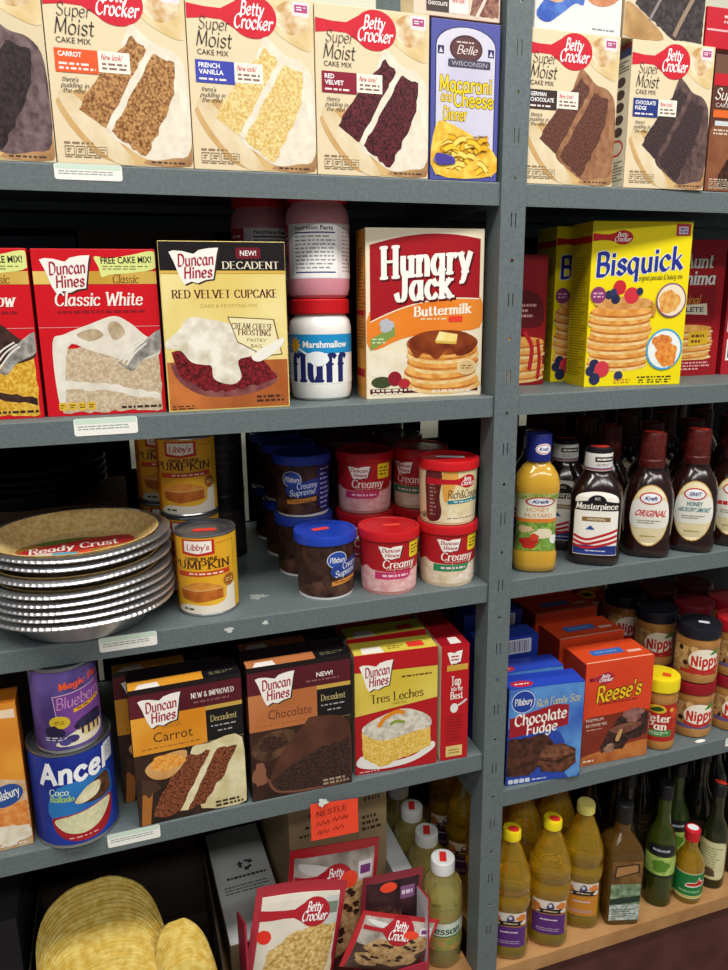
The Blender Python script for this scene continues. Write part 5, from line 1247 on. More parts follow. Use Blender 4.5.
# orange carton at the left edge
o, a, sd, tp = carton('baking_mix_carton', 'orange carton with a blue round badge at the left edge of fourth shelf', 'carton', (-0.799, 0.010, Z4L), 2.5, 0.134, 0.211, 0.045, ('#d9852a', '#b0651c', '#c9741f'))
a.part('front_panel'); a.r(0.003, 0.003, 0.997, 0.997, ('n', '#cf7420', '#efa63c', 9)); a.p([(0.6, 0.93), (0.98, 0.90), (0.98, 0.96), (0.6, 0.97)], '#f0d8b8'); a.p([(0.0, 0.47), (0.7, 0.52), (0.997, 0.46), (0.997, 0.003), (0, 0.003)], ('n', '#d9c3a0', '#c99a68', 60))
a.part('brand_badge'); a.e(0.81, 0.38, 0.16, 0.075, '#2b4f94', rot=20); a.s('Pillsbury', 0.69, 0.36, 0.93, 0.42, white, W=1.2, rot=14)
a.part('food_picture')
for k in range(6): a.stroke([(0.55+0.02*k, 0.30-0.045*k), (0.75, 0.28-0.04*k), (0.99, 0.31-0.04*k)], 0.008, ('n', '#d9782a', '#e8a05a', 90))
a.blob(0.82, 0.1, 0.2, 0.07, ('n', '#d8c8ac', '#efe6d4', 60), 0.2, 3); a.lines(0.7, 0.02, 0.95, 0.04, 1, '#efe2d0', 0.6); a.end()

# the two stacked cans
o, a = can('coconut_can', 'large blue can of grated coconut with white price tag, under the purple blueberry can', 'can', -0.6090, 0.0425, Z4L, 0.0535, 0.141, '#1a3192', None, 6, '#8d8f93')
a.part('label_print'); a.r(0, 0, 1, 1, ('n', '#15298a', '#2242ac', 12)); a.smooth([(0.3, 0.3), (0.36, 0.66), (0.7, 0.7), (0.72, 0.35)], ('n', '#2a7ac0', '#1d50a8', 14))
a.part('title_lettering', 'white bold lettering'); a.s('Ancel', 0.24, 0.715, 0.72, 0.935, '#f4f6f8', W=1.7, st='mono', sh=0.12, rot=3)
a.s('Coco', 0.30, 0.575, 0.43, 0.645, '#d8ead0', W=1.1, st='serif', sh=0.1); a.s('Rallado', 0.30, 0.50, 0.46, 0.565, '#b8d83a', W=1.1, st='serif', sh=0.1)
a.part('coconut_picture'); a.smooth([(0.46, 0.47), (0.5, 0.55), (0.6, 0.65), (0.70, 0.68), (0.73, 0.55), (0.72, 0.44), (0.6, 0.42)], ('n', '#3a2218', '#6a4630', 120)); a.smooth([(0.46, 0.48), (0.55, 0.62), (0.64, 0.62), (0.62, 0.5), (0.52, 0.45)], ('n', '#e9e2c0', '#cfc48e', 60))
a.part('bowl_picture'); a.smooth([(0.30, 0.26), (0.34, 0.11), (0.45, 0.03), (0.6, 0.035), (0.70, 0.14), (0.735, 0.36), (0.68, 0.4), (0.5, 0.36), (0.33, 0.32)], '#a81a24'); a.smooth([(0.315, 0.26), (0.38, 0.15), (0.5, 0.11), (0.62, 0.17), (0.715, 0.34), (0.67, 0.385), (0.5, 0.35), (0.36, 0.31)], ('n', '#e6e0b8', '#cfd0a4', 160)); a.lines(0.4, 0.06, 0.6, 0.085, 1, '#e8b8b8', 0.5)
a.part('price_tag', 'white price tag'); a.rr(0.70, 0.77, 0.80, 0.985, 0.002, '#d4d8dc', 0.0); a.lines(0.715, 0.82, 0.785, 0.95, 4, '#6a7078', 0.4); a.end()
o, a = can('blueberry_can', 'purple can of blueberry pie filling standing on the blue coconut can', 'can', -0.6065, 0.0305, Z4L+0.1415, 0.0415, 0.1185, '#54407e', None, 4, '#8d8f93')
a.part('label_print'); a.r(0, 0, 1, 1, ('n', '#43306e', '#6a58a0', 20)); a.p([(0.37, 0.70), (0.86, 0.78), (0.86, 0.2), (0.40, 0.24)], '#c7a8b8'); a.p([(0.378, 0.69), (0.86, 0.77), (0.86, 0.2), (0.405, 0.24)], ('n', '#6a3a88', '#7f4a98', 14))
a.part('title_lettering', 'orange lettering'); a.s('Magic Pie', 0.43, 0.80, 0.80, 0.88, '#e8541c', W=1.6, st='serif', sh=0.12, rot=6)
a.s('Blueberry', 0.39, 0.56, 0.83, 0.70, '#c48ab8', W=0.8, sh=0.2, rot=6)
a.part('yellow_ribbon'); a.p([(0.53, 0.46), (0.80, 0.53), (0.80, 0.58), (0.53, 0.51)], '#e0a41e'); a.lines(0.56, 0.485, 0.78, 0.52, 1, '#7a4a14', 0.5, sk=0.24)
a.part('round_seal'); a.e(0.41, 0.36, 0.085, 0.085, '#cfb22a'); a.lines(0.37, 0.335, 0.45, 0.385, 2, '#7a641a', 0.5)
a.part('cake_picture'); a.smooth([(0.36, 0.06), (0.5, 0.2), (0.62, 0.24), (0.8, 0.2), (0.78, 0.08), (0.6, 0.04)], '#e6ddc4'); a.smooth([(0.52, 0.28), (0.58, 0.36), (0.72, 0.4), (0.8, 0.36), (0.8, 0.24), (0.66, 0.2), (0.56, 0.22)], ('n', '#1c1830', '#322a50', 160)); a.p([(0.56, 0.24), (0.79, 0.24), (0.77, 0.13), (0.6, 0.13)], ('n', '#dcc48e', '#c9a868', 80))
for k in range(4): a.stroke([(0.585+0.055*k, 0.25), (0.588+0.055*k, 0.19), (0.586+0.055*k, 0.16-0.02*(k % 2))], 0.003, '#2a2040')
a.e(0.50, 0.13, 0.055, 0.05, '#3a3470'); a.e(0.44, 0.10, 0.05, 0.045, '#4a4488'); a.blob(0.36, 0.22, 0.08, 0.1, '#241c3e', 0.2, 4); a.lines(0.28, 0.12, 0.42, 0.18, 2, '#c8c4d8', 0.5); a.end()
G4 = 'dark cartons at the back of fourth shelf'
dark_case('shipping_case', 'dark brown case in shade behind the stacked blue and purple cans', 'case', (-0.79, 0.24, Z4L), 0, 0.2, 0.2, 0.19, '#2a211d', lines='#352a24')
# ================================================================ fourth shelf, narrow bay
def brownie(label, bl, rot, group=None, w=0.132, h=0.177):
    o, a, sd, tp = carton('brownie_mix_carton', label, 'brownie mix carton', bl, rot, w, h, 0.045, ('#2747a8', '#1b2f86', '#2440b0'), group)
    a.part('sky_panel'); a.smooth([(0.003, 0.60), (0.003, 0.99), (0.997, 0.99), (0.997, 0.05), (0.8, 0.05), (0.7, 0.5)], ('n', '#2a50b4', '#5f9ad8', 14))
    a.part('brand_badge'); a.e(0.19, 0.86, 0.155, 0.115, '#c8d4ea'); a.e(0.19, 0.86, 0.145, 0.107, '#1f3f9c'); a.s('Pillsbury', 0.075, 0.83, 0.31, 0.895, white, W=1.2, sh=0.15, rot=3)
    a.part('family_lettering', 'yellow script lettering'); a.s('Rich Family Size', 0.36, 0.80, 0.95, 0.875, '#d9c860', W=0.9, sh=0.2, rot=3)
    a.part('red_panel'); a.p([(0.02, 0.50), (0.80, 0.57), (0.80, 0.78), (0.62, 0.80), (0.02, 0.70)], '#9c1a26')
    a.part('title_lettering', 'white lettering'); a.s('Chocolate', 0.08, 0.635, 0.78, 0.745, '#f6f0e8', W=1.35, sh=0.1, rot=4); a.s('Fudge', 0.24, 0.525, 0.66, 0.625, '#f6f0e8', W=1.35, sh=0.1, rot=4)
    a.part('brownie_picture'); a.j([(0.003, 0.10), (0.003, 0.48), (0.5, 0.50), (0.62, 0.40), (0.5, 0.2), (0.3, 0.08)], ('n', '#2e1610', '#5c3426', 110), 0.01, 0.05); a.j([(0.40, 0.25), (0.5, 0.38), (0.75, 0.38), (0.93, 0.30), (0.94, 0.16), (0.78, 0.07), (0.48, 0.10)], ('n', '#3a1d14', '#74442f', 110), 0.01, 0.05, 6); a.smooth([(0.44, 0.27), (0.55, 0.36), (0.75, 0.36), (0.9, 0.28), (0.7, 0.24)], ('n', '#5e3626', '#8a5a42', 90)); a.stroke([(0.43, 0.24), (0.66, 0.20), (0.92, 0.25)], 0.0022, '#1f0f0b')
    a.part('nutrition_strip')
    for k in range(4): a.rr(0.03+0.075*k, 0.015, 0.095+0.075*k, 0.06, 0.002, '#cfd6e8')
    a.lines(0.35, 0.02, 0.55, 0.05, 1, '#c8d0ea', 0.5); a.end()
    tp.part('top_flap'); tp.r(0.01, 0.02, 0.99, 0.55, '#2a49bc'); tp.e(0.2, 0.28, 0.15, 0.22, '#c02636'); tp.lines(0.1, 0.22, 0.3, 0.34, 1, '#f2e8e8', 0.6); tp.end()
    return o
brownie('front blue brownie carton with chocolate fudge title, beside the slotted post', (0.0495, 0.010, Z4R), -7)
b2 = brownie('blue brownie carton standing close behind the front blue one, only its top visible', (0.0465, 0.062, Z4R), -4)
def code_label(tp):
    tp.part('barcode_label', 'white barcode label'); tp.rr(0.46, 0.12, 0.88, 0.9, 0.002, '#dcdce2')
    for k in range(12): tp.r(0.49+0.03*k, 0.2, 0.49+0.03*k+0.010+0.008*(k % 3 == 0), 0.82, '#4a4a56')
    tp.end()
o, a, sd, tp = carton('brownie_mix_carton', 'blue brownie carton standing on edge with a white barcode label, third in its row', 'brownie mix carton', (0.046, 0.112, Z4R), -2, 0.115, 0.214, 0.045, ('#22399a', '#1b2f86', '#24409f'))
code_label(Art(o, lambda u, v, k: (-0.0575+u, -0.0225-k, 0.178+v), 0.115, 0.034))
o, a, sd, tp = carton('brownie_mix_carton', 'blue brownie carton with a white barcode label, deepest in its row', 'brownie mix carton', (0.046, 0.170, Z4R), -2, 0.115, 0.238, 0.045, ('#1f3490', '#1b2f86', '#24409f'))
code_label(Art(o, lambda u, v, k: (-0.0575+u, -0.0225-k, 0.205+v), 0.115, 0.030))

def reese(label, bl, rot, front=True, h=0.193, group=None):
    w = 0.132
    o, a, sd, tp = carton('peanut_butter_brownie_carton', label, 'brownie mix carton', bl, rot, w, h, 0.068, ('#c8411f', '#a8321a', '#d94a22'), group)
    if front:
        a.part('front_panel'); a.smooth([(0.003, 0.997), (0.997, 0.997), (0.997, 0.5), (0.6, 0.42), (0.003, 0.46)], ('n', '#d9401f', '#e04a26', 9)); a.smooth([(0.003, 0.44), (0.4, 0.48), (0.997, 0.46), (0.997, 0.14), (0.003, 0.06)], ('n', '#7a2a1a', '#8f3420', 14)); a.smooth([(0.003, 0.003), (0.997, 0.003), (0.997, 0.16), (0.5, 0.14), (0.003, 0.09)], ('n', '#a8562a', '#c87a3c', 30))
        a.part('spoon_logo'); spoon_logo(a, 0.30, 0.845, 0.12, 0.055, 0.12, 0.03, col='#a8283c')
        a.part('title_lettering', 'yellow lettering with brown outline')
        for g, c in ((1.0, '#3f1a12'), (0, '#f2c21e')): a.s("Reese's", 0.17, 0.63, 0.84, 0.775, c, W=1.35, sh=0.15, rot=3, grow=g)
        a.lines(0.22, 0.585, 0.82, 0.61, 1, '#8a2414', 0.6)
        a.part('flavour_lettering'); a.t('PREMIUM', 0.05, 0.435, 0.30, 0.465, '#e8cfc0'); a.t('BROWNIE MIX', 0.05, 0.385, 0.36, 0.415, '#e8cfc0'); a.lines(0.06, 0.345, 0.3, 0.365, 1, '#d0a898', 0.5)
        a.part('brownie_picture'); a.j([(0.38, 0.30), (0.55, 0.44), (0.75, 0.5), (0.97, 0.44), (0.97, 0.22), (0.7, 0.19), (0.62, 0.11), (0.3, 0.10), (0.28, 0.17)], ('n', '#1f0f10', '#4a2c2a', 110), 0.012, 0.05, 3); a.blob(0.75, 0.44, 0.15, 0.07, ('n', '#7a4a44', '#a87a70', 60), 0.2, 2); a.smooth([(0.4, 0.32), (0.55, 0.36), (0.85, 0.36), (0.85, 0.31), (0.6, 0.27)], ('n', '#6a3c30', '#8f5c4a', 60)); a.smooth([(0.5, 0.22), (0.56, 0.31), (0.6, 0.30), (0.55, 0.2)], '#c89a5c'); a.blob(0.42, 0.14, 0.09, 0.045, ('n', '#b08a70', '#6a4438', 60), 0.2, 5)
        a.part('small_print'); a.lines(0.04, 0.03, 0.2, 0.06, 1, '#f0d8c0', 0.6); a.end()
    tp.part('blue_seal'); tp.r(0.22, 0.35, 0.68, 0.62, '#3a6ab8'); tp.lines(0.28, 0.42, 0.62, 0.56, 1, '#7a9ad0', 0.5); tp.r(0.72, 0.3, 0.92, 0.42, '#e8b8a8')
    tp.r(0.02, 0.02, 0.98, 0.06, '#f0c0a8'); tp.end()
    return o
reese("front orange brownie carton with yellow outlined title and brownie picture", (0.1955, 0.014, Z4R), -3)
r2 = reese('second orange brownie carton in the row, directly behind the front orange one', (0.192, 0.088, Z4R), -1, False, 0.205)
reese('third orange brownie carton in the row, dim, blue seal on top', (0.188, 0.163, Z4R), 0, False, 0.222)
reese('deepest orange brownie carton in the row, under the shelf shadow', (0.184, 0.238, Z4R), 0, False, 0.245)

# ---- peanut butter jars
def nutty(label, x, y, z, lid, off=0, group=None, tag_=None):
    o = thing('nut_butter_jar', label, 'jar', (x, y, z), aim(x, y, off), group)
    o.scale = (1, 1, 1.12)
    R = 0.0375
    mb = MB(); mb.lathe([(R*0.88, 0), (R*0.97, 0.002), (R, 0.008), (R, 0.016), (R*0.985, 0.018), (R*0.985, 0.062), (R, 0.064), (R, 0.070), (R*0.94, 0.0765)], M(('n', '#a8743a', '#b9864a', 40), rough=0.2, coat=0.5), 56); mb.build('jar_body', o)
    mb = MB(); mb.lathe([(R*0.99, 0.0765), (R*1.02, 0.078), (R*1.02, 0.093), (R*0.99, 0.0955), (R*0.93, 0.096), (R*0.9, 0.0950), (0, 0.0950)], M(lid, rough=0.4), 72, cap1=False); mb.build('lid', o)
    a = wrap(o, R*0.987, 0.0175, 0.045, 210)
    a.part('label_print'); a.r(0, 0, 1, 1, ('n', '#8a5a34', '#caa46a', 60))
    g = random.Random(int(x*1000))
    for k in range(16):
        u, v = g.uniform(.03, .6), g.uniform(.08, .92)
        a.e(u, v, 0.05, 0.13, ('n', '#c9975a', '#e0bd84', 90), 14, g.uniform(0, 180))
        if k % 4 == 0: a.e(u+.05, v, 0.035, 0.10, '#3a2018', 12)
    a.ring(0.2, 0.52, 0.055, 0.16, 0.03, '#e6c890'); a.r(0.30, 0.0, 0.80, 0.14, '#6a5a8a' if lid != '#1a1a24' else '#b9302a')
    a.part('brand_oval'); a.e(0.60, 0.52, 0.20, 0.46, '#f1e9d8'); a.smooth([(0.42, 0.28), (0.6, 0.18), (0.8, 0.34), (0.78, 0.20), (0.6, 0.06), (0.44, 0.14)], '#c02a22')
    a.part('lettering', 'red lettering'); a.s('Nippy', 0.425, 0.36, 0.80, 0.72, '#c8281e', W=1.7, st='mono', sh=0.12, rot=6)
    a.part('green_leaf'); a.smooth([(0.66, 0.76), (0.76, 0.82), (0.82, 0.95), (0.72, 0.92)], '#4f8a34'); a.end()
    if tag_:
        t = Art(o, lambda u, v, k: (-0.006+u+tag_, -0.006+v, 0.095+k*2), 0.018, 0.010); t.part('price_sticker', 'white price sticker'); t.rr(0, 0, 1, 1, 0.003, '#d8dade'); t.end()
    return o
nutty('lower nut butter jar with dark red lid, right of the yellow-lidded peanut butter', 0.4600, 0.0520, Z4R, '#8c1420', 4)
nutty('upper nut butter jar with black lid and white sticker, stacked in front', 0.4605, 0.0525, Z4R+0.1081, '#1a1a24', 2, tag_=0.004)
nutty('lower nut butter jar with red lid at the right end of the shelf', 0.5420, 0.0450, Z4R, '#8c1420', 6)
nutty('upper nut butter jar with bright red lid at the right end of the shelf', 0.5425, 0.0455, Z4R+0.1081, '#b01824', 4)
nutty('upper black-lidded nut butter jar in the second row, left of the stickered lid', 0.4350, 0.135, Z4R+0.1081, '#1a1a24', -6)
nutty('lower nut butter jar of the second row, above the yellow lid in view', 0.4350, 0.135, Z4R, '#6a1420', -6)
GN = 'nut butter jars in the dark back rows'
n0 = None
for x, y, l in ((0.520, 0.135, '#6a1420'), (0.600, 0.130, '#8c1420'), (0.425, 0.217, '#1a1a24'), (0.508, 0.222, '#6a1420'), (0.590, 0.215, '#6a1420')):
    for z in (0, 0.1081): nutty('unlit nut butter jar in the back rows beneath the shelf shadow', x, y, Z4R+z, l, 0, GN)
def pbjar(label, x, y, z, lid, off=0, R=0.0325, tall=1.17):
    o = thing('peanut_butter_jar', label, 'jar', (x, y, z), aim(x, y, off))
    o.scale = (1, 1, tall)
    mb = MB(); mb.lathe([(R*0.9, 0), (R*0.98, 0.002), (R, 0.006), (R, 0.014), (R*0.98, 0.016), (R*0.98, 0.078), (R, 0.080), (R, 0.088), (R*0.9, 0.096)], M(('n', '#a06a2e', '#b5803e', 40), rough=0.2, coat=0.5), 56); mb.build('jar_body', o)
    mb = MB(); mb.lathe([(R*0.94, 0.096), (R*1.03, 0.097), (R*1.03, 0.113), (R*1.0, 0.116), (R*0.92, 0.117), (0, 0.1165)], M(lid, rough=0.4), 72, cap1=False); mb.build('lid', o)
    a = wrap(o, R*0.982, 0.0158, 0.062, 200)
    a.part('label_print'); a.r(0, 0, 1, 1, '#b3261e'); a.blob(0.8, 0.75, 0.1, 0.12, '#d9481e', 0.4, 3); a.blob(0.85, 0.4, 0.1, 0.1, '#c93a22', 0.4, 5); a.e(0.72, 0.85, 0.04, 0.06, '#e8a83a')
    a.smooth([(0.3, 0.82), (0.42, 0.98), (0.58, 0.95), (0.62, 0.82), (0.5, 0.76)], '#d9b42a'); a.smooth([(0.36, 0.84), (0.5, 0.94), (0.58, 0.86), (0.46, 0.8)], '#2f4a1c')
    a.part('lettering', 'cream lettering'); a.s('Peter', 0.28, 0.53, 0.72, 0.73, '#f4ecdc', W=1.5, st='serif', sh=0.0); a.s('Pan', 0.34, 0.32, 0.66, 0.52, '#f4ecdc', W=1.5, st='serif', sh=0.0)
    a.part('green_band'); a.r(0.26, 0.12, 0.74, 0.29, '#4a8a4a', 0.02); a.lines(0.3, 0.17, 0.7, 0.27, 2, '#d8e8c8', 0.5); a.end()
    return o
o = pbjar('small peanut butter jar with yellow lid and red sticker, front row', 0.3705, 0.036, Z4R, '#ecd41a', 2, 0.0315)
t = Art(o, lambda u, v, k: (0.002+u, -0.012+v, 0.1166+k*2), 0.014, 0.014); t.part('price_sticker', 'red price sticker'); t.rr(0, 0, 1, 1, 0.002, '#e2551e'); t.end()
pbjar('peanut butter jar with shade painted into its yellow lid, upper one deep behind the orange cartons', 0.402, 0.300, Z4R+0.1115, '#b8962a', -4, 0.0345)  # lid yellow dulled, shade deep in the shelf put into the colour
pbjar('peanut butter jar with shade-painted yellow lid, beneath its like, behind the orange cartons', 0.402, 0.300, Z4R, '#b8962a', -4, 0.0345, 0.95)
o = thing('paper_scrap', 'scrap of white paper lying on the shelf before the nut butter jars', 'paper', (0.447, 0.0085, Z4R+0.0002))
mb = MB(); mb.lathe([(0.009, 0), (0.0095, 0.0004), (0.008, 0.0008)], M('#e8e8e2', rough=0.8), 14, sx=1.2, sy=0.45); mb.build('paper', o)
# ================================================================ bottom board, oil bottles
OIL = M('#ffd22a', rough=0.03, trans=0.82, coat=1.0, ior=1.33)
PALE = M('#f2e78e', rough=0.03, trans=0.78, coat=1.0, ior=1.33)
oil_prof = [(0.026, 0, 3), (0.0335, 0.003, 2.7), (0.0365, 0.010, 2.7), (0.0365, 0.024, 2.7), (0.0348, 0.028, 2.7), (0.0348, 0.108, 2.7), (0.0368, 0.113, 2.7), (0.0368, 0.130, 2.7), (0.0330, 0.135, 2.4), (0.0330, 0.142, 2.4), (0.0368, 0.147, 2.7), (0.0362, 0.165, 2.6), (0.0350, 0.170, 2.5), (0.0230, 0.209, 2.2), (0.0155, 0.229, 2.1), (0.0130, 0.236, 2), (0.0130, 0.242, 2)]
def oil(label, x, y, band, cap, sticker, off=0, group=None, h=1.0, rz=None):
    o = thing('oil_bottle', label, 'oil bottle', (x, y, Z5), (aim(x, y, off) if rz is None else rz), group)
    o.scale = (1, 1, 0.957)
    mb = MB(); mb.lathe(oil_prof, OIL, 56, sy=0.95); mb.build('bottle_body', o, smooth=60)
    mb = MB(); mb.lathe([(0.0150, 0.2405), (0.0165, 0.242), (0.0165, 0.256), (0.0150, 0.2595), (0.010, 0.2605)], M(cap, rough=0.4), 48); mb.build('cap', o)
    if sticker:
        mb = MB(); mb.lathe([(0.0075, 0.2606), (0.0075, 0.2612)], M(sticker, rough=0.5), 20, sx=1.3, c=(0.003, -0.004, 0)); mb.build('price_sticker', o, label='red price sticker')
    a = bottle_art(o, oil_prof, 0.031, 0.074, 0.062, 0.95)
    a.part('paper_label'); a.r(0.0, 0, 1, 1, '#e3d9cf'); a.r(0, 0, 1, 0.60, band); a.blob(0.13, 0.78, 0.13, 0.14, '#c87838', 0.25, 3); a.blob(0.85, 0.86, 0.14, 0.1, '#d9823a', 0.25, 5)
    a.p([(0, 0.60), (1, 0.60), (1, 0.66), (0, 0.64)], '#b5742c')
    a.part('brand_badge'); a.p([(0.16, 0.62), (0.88, 0.64), (0.80, 0.70), (0.90, 0.78), (0.2, 0.75), (0.26, 0.68)], '#1d1420'); a.lines(0.34, 0.675, 0.76, 0.725, 1, '#d8c89a', 0.7); a.smooth([(0.42, 0.78), (0.5, 0.94), (0.6, 0.94), (0.64, 0.79)], '#4a4468'); a.e(0.53, 0.87, 0.05, 0.05, '#d8d4e8')
    a.part('flavour_lettering'); a.lines(0.25, 0.40, 0.78, 0.48, 1, '#d8c4dc', 0.5); a.lines(0.15, 0.08, 0.85, 0.2, 2, '#b9a0c0', 0.4); a.end()
    return o
oil('front oil bottle with purple label and yellow cap, half hidden by the slotted post', 0.0830, 0.0400, '#5a2a78', '#f0d81c', '#e83a2c', 4)
oil('oil bottle with purple label and yellow cap, second from the slotted post', 0.1655, 0.0400, '#5a2a78', '#f0d81c', '#e83a2c', 4)
oil('oil bottle with orange label and pale yellow cap, third from the post', 0.2460, 0.0560, '#c8862a', '#e9dc7a', None, 6)
o5 = oil('golden oil bottle, cap and label painted as if shaded, in the rows behind the purple-labelled bottles', 0.0830, 0.135, '#4a2a5a', '#cdb018', None, 0, 'golden oil bottles in the shaded rows')  # cap and label colours dimmer than in front, shade painted in
for x, y in ((0.1655, 0.135), (0.248, 0.150), (0.083, 0.222), (0.1655, 0.222), (0.248, 0.237), (0.083, 0.309), (0.1655, 0.309)): dup(o5, (x, y, Z5))

# square olive oil bottle
sq = [(0.030, 0, 6), (0.0325, 0.002, 7), (0.0325, 0.010, 8), (0.0325, 0.150, 8), (0.0300, 0.160, 6), (0.0205, 0.176, 3), (0.0145, 0.184, 2), (0.0140, 0.205, 2)]
def square_oil(label, x, y, rz, dark=False, group=None):
    o = thing('olive_oil_bottle', label, 'olive oil bottle', (x, y, Z5), math.radians(rz), group)
    mb = MB(); mb.lathe(sq, M('#7a5620', rough=0.1, trans=0.55, coat=0.5, ior=1.4), 64); mb.build('bottle_body', o, smooth=40)
    mb = MB(); mb.lathe([(0.0150, 0.204), (0.0158, 0.206), (0.0158, 0.240), (0.0140, 0.2425)], M('#17161a', rough=0.4), 40); mb.build('cap', o)
    a = Art(o, lambda u, v, k: (-0.0295+u, -0.0327-k, 0.012+v), 0.059, 0.132, cut=None)
    a.part('paper_label'); a.r(0.02, 0.0, 0.98, 0.98, '#6a4a24'); a.r(0.02, 0.62, 0.98, 0.96, ('n', '#5a3a1c', '#8a6430', 40)); a.p([(0.1, 0.70), (0.9, 0.78), (0.88, 0.93), (0.14, 0.90)], '#2a1a12'); a.p([(0.15, 0.72), (0.85, 0.80), (0.83, 0.91), (0.18, 0.88)], '#a87a4a')
    a.r(0.02, 0.0, 0.98, 0.60, ('n', '#3a5638', '#9ab08c', 60)); a.r(0.02, 0.0, 0.98, 0.26, ('n', '#cfd6d2', '#8a9a90', 160)); a.p([(0.02, 0.26), (0.98, 0.30), (0.98, 0.40), (0.02, 0.36)], '#24382a'); a.lines(0.1, 0.05, 0.9, 0.2, 4, '#4a5a50', 0.4); a.end()
    return o
square_oil('square brown olive oil bottle with green and white label, front row', 0.3190, 0.0400, -16)
G5 = 'dark glass bottles in the shaded back rows'
round_prof = [(0.024, 0), (0.0275, 0.002), (0.0285, 0.008), (0.0285, 0.125), (0.027, 0.142), (0.020, 0.162), (0.0140, 0.178), (0.0125, 0.192), (0.0125, 0.232)]
def round_oil(label, x, y, glass, cap, kind, off=0, s=1.0, group=None, tag_=None):
    o = thing('glass_bottle', label, 'bottle', (x, y, Z5), aim(x, y, off), group)
    mb = MB(); mb.lathe([(r*s, z*s) for r, z in round_prof], glass, 48); mb.build('bottle_body', o, smooth=50)
    mb = MB(); mb.lathe([(0.0132*s, 0.231*s), (0.0145*s, 0.232*s), (0.0145*s, 0.260*s), (0.0130*s, 0.262*s)], M(cap, rough=0.4), 40); mb.build('cap', o)
    if tag_:
        mb = MB(); mb.lathe([(0.0085, 0.2621*s), (0.0085, 0.2626*s)], M(tag_, rough=0.5), 18, sx=1.3, sy=0.8); mb.build('price_sticker', o, label='price sticker')
    a = wrap(o, 0.0287*s, 0.030*s, 0.085*s, 170)
    if kind == 'green':
        a.part('paper_label'); a.r(0.08, 0.52, 0.92, 1.0, ('n', '#8ab04a', '#b9cf74', 60)); a.blob(0.5, 0.76, 0.2, 0.16, '#5a8a2c', 0.2, 4); a.r(0.08, 0.46, 0.92, 0.52, '#1d2a1a')
        a.part('neck_badge'); a.smooth([(0.25, 1.06), (0.75, 1.06), (0.80, 1.26), (0.5, 1.32), (0.2, 1.26)], '#1a1c20'); a.lines(0.3, 1.12, 0.7, 1.22, 1, '#a8b4c0', 0.6)
    elif kind == 'cream':
        a.part('paper_label'); a.rr(0.12, -0.05, 0.95, 1.1, 0.012, '#cfc790'); a.rr(0.16, -0.02, 0.91, 1.07, 0.011, ('n', '#d6cfa0', '#e2dcb4', 30)); a.lines(0.25, 0.3, 0.85, 0.95, 8, '#8a9a5a', 0.4, 3); a.blob(0.5, 0.16, 0.18, 0.14, ('n', '#3a4a24', '#7a4a3a', 160), 0.2, 5)
    else:
        a.part('paper_label'); a.r(0.1, 0.0, 0.9, 0.95, '#33271f'); a.lines(0.2, 0.3, 0.8, 0.8, 4, '#5a4a3c', 0.4)
    a.end()
    return o
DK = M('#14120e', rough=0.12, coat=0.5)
GREEN = M('#4a5a14', rough=0.1, trans=0.6, coat=0.5, ior=1.4)
round_oil('round green glass olive oil bottle with pale green label, black cap', 0.4155, 0.0450, GREEN, '#15151a', 'green', 6, 0.98)
round_oil('dark brown glass bottle just behind the square olive oil bottle', 0.3685, 0.0930, DK, '#15151a', 'dark', 6, 1.0, tag_='#cfd4d8')
round_oil('tall dark bottle with cream label and red sticker on its cap, right end', 0.5460, 0.0450, M('#1f2410', rough=0.12, coat=0.5), '#1a1a1c', 'cream', -12, 0.865, tag_='#d83a2c')
round_oil('dark green bottle standing behind the small red-capped bottle', 0.4900, 0.0950, M('#2a3a12', rough=0.12, coat=0.5), '#15151a', 'green', 10, 0.97)
# small yellow bottle
o = thing('glass_bottle', 'small yellow oil bottle with red cap and green label, front row', 'bottle', (0.4755, 0.0310, Z5), aim(0.4755, 0.031, 6))
mb = MB(); mb.lathe([(0.022, 0), (0.0265, 0.002), (0.0275, 0.008), (0.0275, 0.072), (0.0255, 0.086), (0.018, 0.100), (0.0125, 0.110), (0.0115, 0.118), (0.0115, 0.130)], OIL, 48); mb.build('bottle_body', o, smooth=50)
mb = MB(); mb.lathe([(0.0125, 0.128), (0.0138, 0.129), (0.0145, 0.150), (0.0125, 0.153)], M('#c81e28', rough=0.35), 40); mb.build('cap', o)
mb = MB(); mb.lathe([(0.0085, 0.1531), (0.0085, 0.1537)], M('#e8ecee', rough=0.5), 18, sx=1.2); mb.build('price_sticker', o, label='white price sticker')
a = wrap(o, 0.0277, 0.014, 0.056, 180)
a.part('paper_label'); a.r(0.02, 0, 0.98, 1, '#d8d8b0'); a.r(0.05, 0.12, 0.95, 0.97, '#1f7a3c'); a.lines(0.3, 0.22, 0.8, 0.34, 1, '#8ac08a', 0.6); a.r(0.05, 0.04, 0.95, 0.1, '#c8b83a')
a.part('red_badge'); a.smooth([(0.42, 0.50), (0.52, 0.46), (0.88, 0.52), (0.90, 0.66), (0.78, 0.70), (0.72, 0.86), (0.66, 0.68), (0.48, 0.64)], '#e8e4d8'); a.smooth([(0.46, 0.52), (0.84, 0.55), (0.86, 0.64), (0.76, 0.67), (0.72, 0.80), (0.66, 0.65), (0.5, 0.61)], '#c8261e'); a.end()
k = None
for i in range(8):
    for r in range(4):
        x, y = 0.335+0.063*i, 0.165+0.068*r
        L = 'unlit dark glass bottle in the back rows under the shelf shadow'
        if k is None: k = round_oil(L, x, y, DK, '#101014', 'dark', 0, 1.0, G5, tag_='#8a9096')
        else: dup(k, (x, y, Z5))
round_oil('dark bottle with red sticker cap behind the tall cream-labelled bottle', 0.560, 0.108, DK, '#15151a', 'dark', 0, 1.0, tag_='#a82a24')
round_oil('dark glass bottle at the right end behind the cream-labelled bottle', 0.615, 0.070, DK, '#15151a', 'dark', 0, 1.0)
